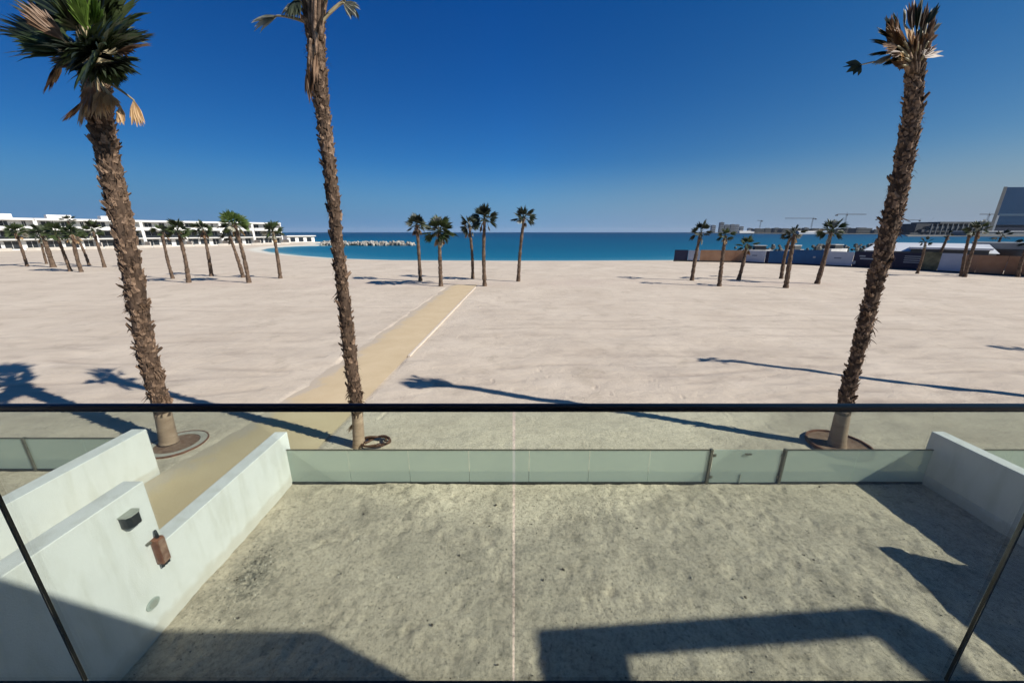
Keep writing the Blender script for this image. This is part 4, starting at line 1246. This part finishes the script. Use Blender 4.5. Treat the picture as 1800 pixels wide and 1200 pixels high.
# ------------------------------------------------------------------ white villas along the bay
M['gwall'] = noisy('beige_garden_wall', (0.42, 0.38, 0.33), (0.55, 0.51, 0.45), 0.5, 0.9)
def villa_unit():
    WD = 12.3
    t = thing('beach_villa', (0, 0, 0), '', 'house', 'white beach villas across the bay')
    MB().box(0.41, WD - 0.41, 2.2, 11, 0.0, 9.1).build('wall', M['plaster_far'], t)
    for z in (0.0, 3.1, 6.1):
        MB().box(0.402, WD - 0.402, 0.25 if z < 6 else -0.5, 2.19, z, z + 0.35).build('floor_slab', M['plaster_far'], t)
    MB().box(-0.1, WD + 0.1, -0.15, 11.1, 9.11, 9.75).build('roof', M['plaster_far'], t)
    for x in (0.0, WD - 0.4):
        MB().box(x, x + 0.4, 0.0, 11, 0, 9.1).build('party_wall', M['plaster_far'], t)
    for z in (0.37, 3.47, 6.47):
        for x0, x1 in ((0.7, 4.4), (4.9, 8.1), (9.2, 11.6)):
            if z > 6: x0, x1 = x0 + 0.5, x1 - 0.9
            w_ = MB().box(x0, x1, 2.08, 2.195, z, z + 2.45).build('window', M['plaster_far'], t)
            MB().box(x0 + 0.12, (x0 + x1) / 2 - 0.05, 2.04, 2.078, z + 0.06, z + 2.35).build('pane', M['dark_glass'], w_)
            MB().box((x0 + x1) / 2 + 0.05, x1 - 0.12, 2.04, 2.078, z + 0.06, z + 2.35).build('pane', M['dark_glass'], w_)
    MB().box(0.42, WD - 0.42, -0.45, -0.30, 6.46, 7.25).build('balustrade', M['plaster_far'], t)
    MB().box(0.42, WD - 0.42, 0.28, 0.31, 3.47, 4.3).build('balustrade', M['dark_glass'], t)
    MB().box(3.2, 8.6, 4.0, 9.0, 9.76, 11.0).build('stair_head', M['plaster_far'], t)
    MB().box(0.3, 5.6, -6.0, -5.75, 0, 0.9).build('garden_wall', M['gwall'], t)
    MB().box(8.2, 12.0, -6.0, -5.75, 0, 0.9).build('garden_wall', M['gwall'], t)
    MB().box(11.99, 12.25, -5.74, -0.16, 0, 2.1).build('garden_wall', M['gwall'], t)
    return t
A = Vector((-158, 112, 0))
Bv = Vector((-113, 181, 0))
dirv = (Bv - A).normalized()
ang = math.atan2(dirv.y, dirv.x)
proto = villa_unit()
VL = ['white villa at the left photo edge behind the leftmost palm', 'white villa behind the thickest palm trunk', 'white villa behind the brown skirted palm',
      'white villa half hidden by the big left palm trunk', 'white villa behind the bushy dark palm', 'white villa behind the bright green palm',
      'white villa at the seaward end of the row', 'white villa beyond the left photo edge']
order = [0, 1, 2, 3, 4, 5, 6, -1]
for i, k_ in enumerate(order):
    o = proto if i == 0 else copy_tree(proto)
    p = A + dirv * (12.35 * k_)
    o.location = (p.x, p.y, 0.0)
    o.rotation_euler = (0, 0, ang)
    o['label'] = VL[i]
    if k_ >= 3:
        for ch in list(o.children):
            if ch.name.startswith('stair_head'):
                bpy.data.objects.remove(ch)
t = thing('beach_pavilion', (-121.5, 206, 0), 'low white pavilion with flat roof beyond the last villa', 'pavilion', rz=ang)
MB().box(0, 15, 0, 6, 0, 3.2).build('wall', M['plaster_far'], t)
MB().box(-0.5, 15.5, -1.0, 6.5, 3.21, 3.7).build('roof', M['plaster_far'], t)
for x in (1.5, 6.0, 10.5):
    MB().box(x, x + 2.6, -0.06, -0.005, 0.4, 2.6).build('window', M['dark_glass'], t)

# ------------------------------------------------------------------ breakwater of rocks
M['rock'] = noisy('limestone_rock', (0.22, 0.20, 0.17), (0.44, 0.41, 0.36), 1.0, 0.9, bump=0.6, bscale=4, vary=0.35)
def rock_mesh(seed):
    import bmesh
    R = random.Random(seed)
    bm = bmesh.new()
    bmesh.ops.create_icosphere(bm, subdivisions=1, radius=1)
    for v in bm.verts:
        v.co *= R.uniform(0.7, 1.15)
        v.co.z *= 0.75
    me = bpy.data.meshes.new('rock')
    bm.to_mesh(me)
    bm.free()
    me.materials.append(M['rock'])
    return me
ROCKS = [rock_mesh(i) for i in range(6)]
t = thing('breakwater', (-68, 180, -0.6), 'low rock breakwater lying in the water off the lagoon', 'breakwater')
core = MB()
core.prism([(-22, -1.5), (19.5, -1.5), (21, 0.5), (19.5, 2.5), (-22, 2.5)], -1.0, 0.85)
core.build('core', M['rock'], t)
R9 = random.Random(9)
for i in range(210):
    x = R9.uniform(-22, 21.0)
    y = R9.uniform(-3.6, 3.6)
    e = math.sqrt(max(0, 1 - max(0, (x - 14) / 8) ** 2))
    z = 1.35 * e * (1 - (y / 4.2) ** 2) + R9.uniform(-.15, .25)
    s_ = R9.uniform(0.5, 1.05)
    inst('rock', ROCKS[R9.randrange(6)], t, (x, y, z), (R9.uniform(0, 6), R9.uniform(0, 6), R9.uniform(0, 6)), (s_, s_, s_))

# ------------------------------------------------------------------ site hoarding on the right
M['navy'] = noisy('navy_panel', (0.006, 0.009, 0.030), (0.010, 0.014, 0.045), 0.4, 0.55)
M['blue'] = noisy('blue_panel', (0.006, 0.05, 0.14), (0.010, 0.085, 0.23), 0.35, 0.5)
M['pgrey'] = noisy('grey_panel', (0.30, 0.34, 0.42), (0.40, 0.44, 0.52), 0.4, 0.6)
M['pbrown'] = noisy('brown_panel', (0.20, 0.10, 0.055), (0.34, 0.20, 0.12), 0.35, 0.7)
M['pgreen'] = noisy('printed_leaf_panel', (0.02, 0.025, 0.015), (0.20, 0.19, 0.11), 0.9, 0.6)
M['mark'] = noisy('pale_print', (0.20, 0.24, 0.28), (0.30, 0.34, 0.38), 1.0, 0.6)
M['mark_dark'] = noisy('dark_print', (0.10, 0.13, 0.18), (0.16, 0.19, 0.25), 1.0, 0.6)
HP = [(1184, 458.6), (1208, 459.0), (1229, 459.6), (1306, 461.0), (1343, 463.0), (1349, 463.4), (1387, 464.6), (1443, 466.6), (1496, 469.2),
      (1545, 471.6), (1617, 475.2), (1646, 477.0), (1689, 479.6), (1712, 481.4), (1762, 484.0), (1815, 486.8), (1860, 489.5)]
HM = ['navy', 'pgrey', 'pbrown', 'pgrey', 'navy', 'blue', 'blue', 'pgrey', 'navy', 'navy', 'pgreen', 'pgrey', 'pbrown', 'pbrown', 'pbrown', 'pgrey']
HH = [2.15, 2.1, 2.2, 2.2, 2.2, 2.3, 2.55, 2.4, 2.5, 2.5, 2.7, 2.6, 2.5, 2.5, 2.5, 2.5]
HL = {'navy': 'dark navy panel', 'pgrey': 'pale grey panel', 'pbrown': 'brown panel', 'blue': 'bright blue panel', 'pgreen': 'dark panel printed with a palm picture'}
t = thing('site_hoarding', ground(1184, 458.6), 'long construction hoarding of navy, grey, brown and blue panels closing the beach at the right', 'hoarding')
O = ground(1184, 458.6)
def lg(px, py):
    return ground(px, py) - O
def slab(a, b, z0, z1, th0, th1):
    d = (b - a).normalized()
    n = Vector((d.y, -d.x, 0))
    m = MB()
    q = [a + n * th1, b + n * th1, b + n * th0, a + n * th0]
    m.prism([(p.x, p.y) for p in q], z0, z1)
    return m
for i, (mt, hh) in enumerate(zip(HM, HH)):
    a, b = lg(*HP[i]), lg(*HP[i + 1])
    d = (b - a).normalized()
    p = slab(a + d * 0.02, b - d * 0.02, 0.18, hh, -0.06, 0.0).build('panel', M[mt], t)
    p['label'] = HL[mt]
    slab(a, b, -0.1, 0.178, -0.30, 0.12).build('concrete_foot', M['channel'], t)
    L = (b - a).length
    def mark(u0, u1, z0, z1, mm):
        slab(a + d * L * u0, a + d * L * u1, z0, z1, 0.004, 0.012).build('print', M[mm], p)
    if mt == 'pgrey' and L > 2.5:
        mark(0.38, 0.62, 1.25, 1.45, 'mark_dark')
    if i == 8:
        mark(0.2, 0.42, 1.7, 1.9, 'mark'); mark(0.25, 0.75, 1.3, 1.5, 'mark'); mark(0.02, 0.12, 0.5, 1.0, 'mark')
    if i == 9:
        for z in (1.05, 1.35, 1.65, 1.95): mark(0.55, 0.95, z, z + 0.10, 'mark')
        mark(0.1, 0.2, 0.5, 0.9, 'mark')
    if i == 6:
        mark(0.7, 0.78, 1.2, 1.5, 'mark')

# buildings and yard clutter behind the hoarding
M['roofwhite'] = noisy('white_roof_sheet', (0.55, 0.58, 0.60), (0.66, 0.68, 0.70), 0.4, 0.6)
M['dgrey'] = noisy('dark_grey_wall', (0.035, 0.04, 0.045), (0.07, 0.078, 0.085), 0.3, 0.8)
M['mgrey'] = noisy('mid_grey_wall', (0.14, 0.155, 0.165), (0.22, 0.235, 0.245), 0.3, 0.8)
def gable(w_, d_, h0, h1):
    m = MB()
    m.v += [(0, -.4, h0), (w_, -.4, h0), (w_ - 1.2, d_ / 2, h1), (1.2, d_ / 2, h1), (0, d_ + .4, h0), (w_, d_ + .4, h0)]
    m.f += [(0, 1, 2, 3), (3, 2, 5, 4), (0, 3, 4), (1, 5, 2), (0, 4, 5, 1)]
    return m
p0 = ground(1496, 469.2)
p1 = ground(1640, 476.7)
dv = (p1 - p0).normalized()
nb = Vector((-dv.y, dv.x, 0))
if nb.x < 0: nb = -nb
a_h = math.atan2(dv.y, dv.x)
q = p0 + nb * 9
t = thing('site_hall', (q.x, q.y, 0), 'long white roofed hall behind the navy hoarding panels', 'hall', rz=a_h)
MB().box(0.3, 14.7, 0, 7.5, 0, 2.4).build('wall', M['mgrey'], t)
gable(15, 7.5, 2.41, 3.75).build('roof', M['roofwhite'], t)
q = ground(1640, 476.7) + nb * 7
t = thing('site_cabin', (q.x, q.y, 0), 'low cabin with pale flat roof behind the printed panel', 'cabin', rz=a_h)
MB().box(-3.2, 4.8, 0, 5, 0, 2.9).build('wall', M['dgrey'], t)
MB().box(-3.5, 5.1, -0.3, 5.3, 2.91, 3.2).build('roof', M['roofwhite'], t)
q = ground(1700, 481) + nb * 14
t = thing('grey_building', (q.x, q.y, 0), 'low grey building with white roof edge behind the brown panels at the right', 'building', rz=a_h)
MB().box(0, 26, 0, 12, 0, 3.9).build('wall', M['mgrey'], t)
MB().box(6, 26.4, -0.5, 12.4, 3.91, 4.4).build('roof', M['roofwhite'], t)
for x in (2, 8, 14, 20):
    MB().box(x, x + 3.2, -0.06, -0.005, 1.2, 3.0).build('window', M['dark_glass'], t)
q = ground(1668, 478) + nb * 26
t = thing('site_container', (q.x, q.y, 0), 'grey site container behind the last grey panel', 'container', rz=a_h)
MB().box(0, 12, 0, 2.5, 0, 2.6).build('body', M['mgrey'], t)
for x in np.arange(0.3, 11.8, 0.6):
    MB().box(x, x + 0.25, -0.04, -0.002, 0.1, 2.5).build('rib', M['mgrey'], t)

# riprap bank and parked gear behind the blue panels
t = thing('rock_bank', (60, 92, 0), 'bank of dark and pale rocks behind the blue hoarding panels', 'rock bank')
R10 = random.Random(12)
M['rock_dark'] = noisy('dark_rock', (0.05, 0.05, 0.045), (0.20, 0.19, 0.17), 1.0, 0.9, bump=0.6, bscale=4, vary=0.5)
DROCKS = []
for r_ in ROCKS:
    r_ = r_.copy()
    r_.materials.clear()
    r_.materials.append(M['rock_dark'])
    DROCKS.append(r_)
for i in range(150):
    u = R10.random()
    x = -4 + 62 * u
    y = 2 + 24 * u + R10.uniform(-3.0, 3.0)
    s_ = R10.uniform(0.35, 0.85)
    inst('rock', DROCKS[R10.randrange(6)], t, (x, y, R10.uniform(0.2, 2.0)), (R10.uniform(0, 6), R10.uniform(0, 6), 0), (s_, s_, s_ * 0.9))
M['crate_w'] = noisy('white_sheet', (0.5, 0.5, 0.48), (0.66, 0.66, 0.64), 0.8, 0.7)
def boat(x, y, rz, label):
    b_ = thing('work_boat', (x, y, 0.5), label, 'boat', 'small boats on the shore behind the hoarding', rz)
    m = MB()
    m.prism([(-3, -1), (1.6, -1), (3.2, 0), (1.6, 1), (-3, 1)], 0.0, 1.1)
    m.build('hull', M['crate_w'], b_, bevel=0.08)
    MB().box(-1.6, 0.6, -0.7, 0.7, 1.11, 2.0).build('cabin', M['dgrey'], b_)
    MB().box(-1.8, 0.8, -0.8, 0.8, 2.01, 2.12).build('cabin_roof', M['crate_w'], b_)
boat(66, 88, 0.4, 'small white boat right behind the bright blue panel')
boat(80, 93, 0.2, 'small white boat behind the grey panel beside the blue one')
boat(56, 86.5, 2.9, 'small white boat left of the bright blue panel')
boat(96, 100, 0.5, 'small white boat left of the long white roof')

# ------------------------------------------------------------------ far shore, skyline, cranes
shore = MB()
shore.prism([(1150, 820), (2600, 1300), (4200, 5200), (2500, 5600), (1250, 2300), (880, 1420), (920, 1150)], -2, 0.8)
M['farland'] = noisy('far_land', (0.16, 0.15, 0.13), (0.28, 0.26, 0.22), 0.01, 0.95)
tag(shore.build('far_shore', M['farland']), 'low land on the far side of the water at the right', kind='structure')
M['facade'] = noisy('hazed_grey_facade', (0.14, 0.165, 0.20), (0.22, 0.25, 0.29), 0.02, 0.8, vary=0.25)  # bluish grey puts the haze of distance into the facade colour
M['slabdark'] = noisy('unfinished_concrete', (0.06, 0.066, 0.07), (0.12, 0.125, 0.13), 0.05, 0.9)
M['blueglass'] = noisy('blue_curtain_wall', (0.008, 0.038, 0.092), (0.012, 0.048, 0.11), 0.02, 0.5, spec=0.1)
M['bluedark'] = noisy('dark_blue_plinth', (0.004, 0.010, 0.030), (0.006, 0.014, 0.040), 0.05, 0.5)

def tower(px0, px1, ptop, Y0, label, group='towers of the far skyline', mat='facade', name='tower_block', cat='tower', base=408.5):
    x0, x1 = at_y(px0, base, Y0).x, at_y(px1, base, Y0).x
    zt = at_y((px0 + px1) / 2, ptop, Y0).z
    b_ = thing(name, ((x0 + x1) / 2, Y0, 0), label, cat, group)
    w_ = (x1 - x0) / 2
    MB().box(-w_, w_, 0, w_ * 1.3, 0, zt).build('wall', M[mat], b_)
    n = max(2, int(zt / 11))
    for k_ in range(n):
        z = zt * (k_ + 0.35) / n
        MB().box(-w_ * 0.86, w_ * 0.86, -1.2, -0.05, z, z + zt / n * 0.45).build('window', M['dgrey'], b_)
    MB().box(-w_ * 0.5, w_ * 0.4, w_ * 0.2, w_ * 0.8, zt + 0.05, zt + max(2, zt * 0.05)).build('roof', M[mat], b_)
    return b_
TL = [(1250, 1257, 396, 'small tower just right of the sparse palm head'), (1264, 1271, 391, 'slim tower, tallest at the left of the skyline cluster'),
      (1273, 1281, 395, 'middle tower of the skyline cluster'), (1283, 1291, 394.5, 'left half of the broad tower pair'), (1291.5, 1298, 395, 'right half of the broad tower pair'),
      (1300, 1306, 398, 'last low tower of the skyline cluster'), (1315, 1322, 401, 'small block right of the skyline cluster')]
for a, b, tp, lab in TL:
    tower(a, b, tp, 2900, lab)
LB = [(1326, 1342, 402, 1900), (1343, 1357, 401.5, 1900), (1360, 1372, 401, 1850), (1374, 1392, 402, 1800), (1394, 1410, 401.5, 1800), (1412, 1421, 400.5, 1700),
      (1426, 1446, 402, 1700), (1470, 1484, 402.5, 1500), (1485, 1500, 401, 1450), (1505, 1532, 401, 1400), (1536, 1548, 404, 1300), (1590, 1606, 404, 1250), (1608, 1622, 402, 1250)]
LN = ['first dark low block right of the skyline cluster', 'second dark low block right of the skyline cluster', 'dark low block above the riprap', 'long dark block left of the flat topped palm',
      'dark block behind the flat topped palm head', 'narrow dark block right of the flat topped palm', 'dark block left of the spiky palm crown', 'dark block just right of the spiky palm crown',
      'dark block halfway between the spiky palm and the tall ragged palm', 'wide dark block next to the tall ragged palm', 'dark block touching the left side of the tall ragged trunk',
      'dark block just right of the tall ragged trunk', 'dark block joined to the left end of the unfinished building']
for (a, b, tp, Y0), lab in zip(LB, LN):
    tower(a, b, tp, Y0, lab, 'low blocks along the far shore', 'slabdark', 'waterfront_block', 'building', 409)
# white quay halls by the water
for a, b, tp, Y0, lab in ((1405, 1447, 406.2, 1150, 'white quay hall left of the spiky palm crown'), (1300, 1330, 406.0, 1900, 'pale quay hall under the skyline cluster')):
    x0, x1 = at_y(a, 409, Y0).x, at_y(b, 409, Y0).x
    zt = at_y((a + b) / 2, tp, Y0).z
    b_ = thing('quay_hall', ((x0 + x1) / 2, Y0, -0.6), lab, 'hall', 'white halls on the far quay')
    MB().box(-(x1 - x0) / 2, (x1 - x0) / 2, 0, 20, 0, zt * 0.75).build('wall', M['roofwhite'], b_)
    gable(x1 - x0, 20, zt * 0.75 + 0.05, zt + .6).build('roof', M['plaster_far'], b_).location = (-(x1 - x0) / 2, 0, 0)
# unfinished stepped building
Y0 = 900
def X_(px): return at_y(px, 408, Y0).x
def Z_(px, py): return at_y(px, py, Y0).z
xm = X_(1680)
b_ = thing('unfinished_building', (xm, Y0, 0), 'dark unfinished stepped building with open floors left of the blue glass building', 'building')
for i, (a, b, zt, zb) in enumerate(((1600, 1752, 409, 412.5), (1618, 1752, 403, 408), (1628, 1752, 397.5, 402.3), (1643, 1752, 390, 393.5))):
    MB().box(X_(a) - xm, X_(b) - xm, -2 * i, 60, Z_(1680, zb), Z_(1680, zt)).build('floor_slab', M['slabdark'], b_)
MB().box(X_(1612) - xm, X_(1752) - xm, 6, 58, 0, Z_(1680, 393)).build('wall', M['dgrey'], b_)
for a in np.arange(1630, 1750, 9):
    MB().box(X_(a) - xm, X_(a) - xm + 1.6, -6, -4.5, 0, Z_(1680, 393.6)).build('column', M['mgrey'], b_)
# blue glass building
Y0 = 640
xl = at_y(1738, 400, Y0).x
zt = at_y(1758, 329, Y0).z
b_ = thing('glass_building', (xl, Y0, 0), 'large blue glass building at the right photo edge', 'building')
MB().prism([(6, 0), (170, 0), (260, 60), (94, 60)], 17, zt).build('curtain_wall', M['blueglass'], b_)
MB().prism([(8, 2), (170, 2), (260, 58), (94, 58)], 0, 16.9).build('plinth', M['bluedark'], b_)
MB().prism([(0, -1), (5.9, -1), (93, 60), (88, 60)], 0, zt + 0.5).build('end_fin', M['slabdark'], b_)
MB().box(6.1, 9.5, -0.9, -0.05, 3, 32).build('fin_strip', M['facade'], b_)
for z in np.linspace(21, zt - 3, 9):
    MB().box(9.6, 170, -0.12, -0.04, z, z + 0.2).build('mullion', M['blueglass'], b_)
MB().box(9.6, 170, -0.30, -0.03, 31, 34.5).build('spandrel', noisy('blue_spandrel', (0.03, 0.07, 0.12), (0.04, 0.085, 0.14), 0.02, 0.5), b_)
b_ = thing('quay_shed', (at_y(1700, 410, 560).x, 560, 0), 'pale quay shed below the blue glass building', 'shed')
MB().box(0, 110, 0, 20, 0, 6.0).build('wall', M['mgrey'], b_)
MB().box(-1, 111, -1, 21, 6.05, 7.0).build('roof', M['roofwhite'], b_)
pier = MB()
pier.prism([(560, 540), (1100, 540), (1200, 760), (720, 700)], -2, 0.5)
tag(pier.build('quay', M['farland']), 'quay under the blue glass building', kind='structure')

def crane(px, ptop, jib0, jib1, Y0, label, luff=None):
    """tower crane: mast at px, jib between the two pixels"""
    x = at_y(px, 408, Y0).x
    z = at_y(px, ptop, Y0).z
    b_ = thing('tower_crane', (x, Y0, 0), label, 'crane', 'tower cranes on the far shore')
    q = z / 40
    m = MB()
    for sx_ in (-1, 1):
        for sy_ in (-1, 1):
            m.tube([(sx_ * q, sy_ * q, 0), (sx_ * q, sy_ * q, z)], 0.22 * q, 4)
    for k_ in range(12):
        z0, z1 = z * k_ / 12, z * (k_ + 1) / 12
        s = 1 if k_ % 2 else -1
        m.tube([(-q * s, -q, z0), (q * s, -q, z1)], 0.13 * q, 4)
    m.build('mast', M['slabdark'], b_)
    xa, xb = at_y(jib0, ptop, Y0).x - x, at_y(jib1, ptop, Y0).x - x
    j = MB()
    if luff:
        zb = at_y(jib1, luff, Y0).z
        j.tube([(0, 0, z), (xb, 0, zb)], 0.5 * q, 4)
        j.tube([(0, 0, z + 2 * q), (xb, 0, zb)], 0.18 * q, 4)
    else:
        j.tube([(xa, 0, z), (xb, 0, z)], 0.45 * q, 4)
        j.tube([(xa, 0, z + 1.6 * q), (xb, 0, z + 0.6 * q)], 0.25 * q, 4)
    j.build('jib', M['slabdark'], b_)
    xc = xa if abs(xa) < abs(xb) else xb
    MB().box(xc - 2.2 * q, xc + 2.2 * q, -q, q, z - 3.0 * q, z - 0.5 * q).build('counterweight', M['dgrey'], b_)
    MB().box(-1.4 * q, 1.4 * q, -1.4 * q, -1.05 * q, z - 2.6 * q, z - .2 * q).build('cab', M['dgrey'], b_)
    MB().tube([(0, 0, z), (0, 0, z + 5 * q)], [0.6 * q, 0.1 * q], 4).build('tower_head', M['slabdark'], b_)
crane(1424, 384, 1380, 1434, 1600, 'faint crane with jib to the left above the far shore')
crane(1481, 377, 1471, 1523, 1500, 'crane with jib to the right above the spiky palm')
crane(1550, 385, 1541, 1580, 1300, 'crane half hidden behind the tall ragged trunk')
crane(1611, 387, 1596, 1617, 1300, 'small crane just right of the tall ragged trunk')
crane(1616, 402, 1616, 1637, 1200, 'luffing crane with raised jib left of the unfinished building', luff=381)
crane(1728, 377, 1722, 1752, 1000, 'crane beside the blue glass building')
crane(1334, 388, 1331, 1340, 2400, 'faint short crane above the riprap')

# ------------------------------------------------------------------ small things on the yard sand
def stone_mesh(seed):
    me = rock_mesh(seed).copy()
    me.materials.clear()
    me.materials.append(M['stone'])
    return me
ST = [stone_mesh(40 + i) for i in range(4)]
R11 = random.Random(21)
spots = [(1441, 1023, 'dark stone with a pale edge on the yard sand below the pointed wall shadow'),
         (1440, 857, 'reddish brown scrap on the sand close to the right fence'),
         (872, 889, 'small dark pebble left of the centre glass joint, nearest the long fence'),
         (861, 926, 'small dark pebble left of the centre glass joint, second from the long fence'),
         (808, 978, 'small dark pebble in the middle of the left half of the yard'),
         (420, 1088, 'dark pebble just above the shade edge at the left of the yard'),
         (990, 1003, 'dark pebble right of the centre glass joint in the middle of the yard'),
         (955, 1021, 'tiny dark pebble close right of the centre glass joint'),
         (1310, 1052, 'dark pebble just above the frame shaped shadow'),
         (640, 905, 'small dark pebble under the second pane of the long fence'),
         (600, 1010, 'small dark pebble near the dark litter by the white wall'),
         (760, 1100, 'small dark pebble in the sunny gap between the two big shadows'),
         (1120, 930, 'small dark pebble under the fence pane before the gate'),
         (875, 1170, 'dark pebble close to the bottom edge beside the centre joint')]
for i, (px, py, lab) in enumerate(spots):
    p = ground(px, py)
    s_ = R11.uniform(0.016, 0.03) * (1.6 if i == 0 else 1)
    o = inst('pebble', ST[i % 4], None, (p.x, p.y, 0.03), (R11.uniform(0, 6), R11.uniform(0, 6), 0), (s_, s_ * 1.2, s_ * 0.7))
    tag(o, lab, 'pebble', 'pebbles scattered over the yard sand')

# sand clods, shell bits and crumbs lying all over the yard
cm = MB()
cd = MB()
R12 = random.Random(5)
for i in range(2600):
    x, y = R12.uniform(-4.9, 9.2), 3.0 + 4.0 * R12.random() ** 0.9
    if i % 5 == 0:
        x, y = R12.gauss(-4.35, 0.22) - 0.2 * 0, R12.gauss(4.8, 0.55)
        if x < -4.95: continue
    mm = cd if R12.random() < 0.55 else cm
    r_ = R12.uniform(0.005, 0.012) * (1.6 if R12.random() < 0.06 else 1)
    zz = float(Z[np.searchsorted(ys, y), np.searchsorted(xs, x)])
    b = len(mm.v)
    a0 = R12.uniform(0, 6.28)
    for k_ in range(4):
        a = a0 + k_ * 1.57
        q_ = r_ * R12.uniform(.7, 1.4)
        mm.v.append((x + q_ * math.cos(a), y + q_ * math.sin(a), zz - 0.003))
    mm.v.append((x + R12.uniform(-.3, .3) * r_, y, zz + r_ * R12.uniform(.7, 1.3)))
    mm.f += [(b + k_, b + (k_ + 1) % 4, b + 4) for k_ in range(4)]
o = cd.build('sand_crumbs', M['stone'])
tag(o, 'dark crumbs and bits of litter strewn over the yard sand', kind='stuff')
o = cm.build('shell_bits', noisy('pale_shell', (0.5, 0.45, 0.37), (0.7, 0.65, 0.56), 30, 0.9))
tag(o, 'pale shell bits strewn over the yard sand', kind='stuff')

# thin sea haze over the whole place
hz_ = MB().box(-14500, 14500, -120, 14500, -6, 130)
hm_ = bpy.data.materials.new('sea_haze')
hm_.use_nodes = True
hm_.node_tree.nodes.clear()
pv = hm_.node_tree.nodes.new('ShaderNodeVolumePrincipled')
pv.inputs['Color'].default_value = (0.80, 0.88, 1.0, 1)
pv.inputs['Density'].default_value = 0.000022
pv.inputs['Anisotropy'].default_value = 0.0
ho = hm_.node_tree.nodes.new('ShaderNodeOutputMaterial')
hm_.node_tree.links.new(pv.outputs[0], ho.inputs['Volume'])
o = hz_.build('haze', hm_)
tag(o, 'thin pale sea haze over the beach and the far shore', kind='stuff')
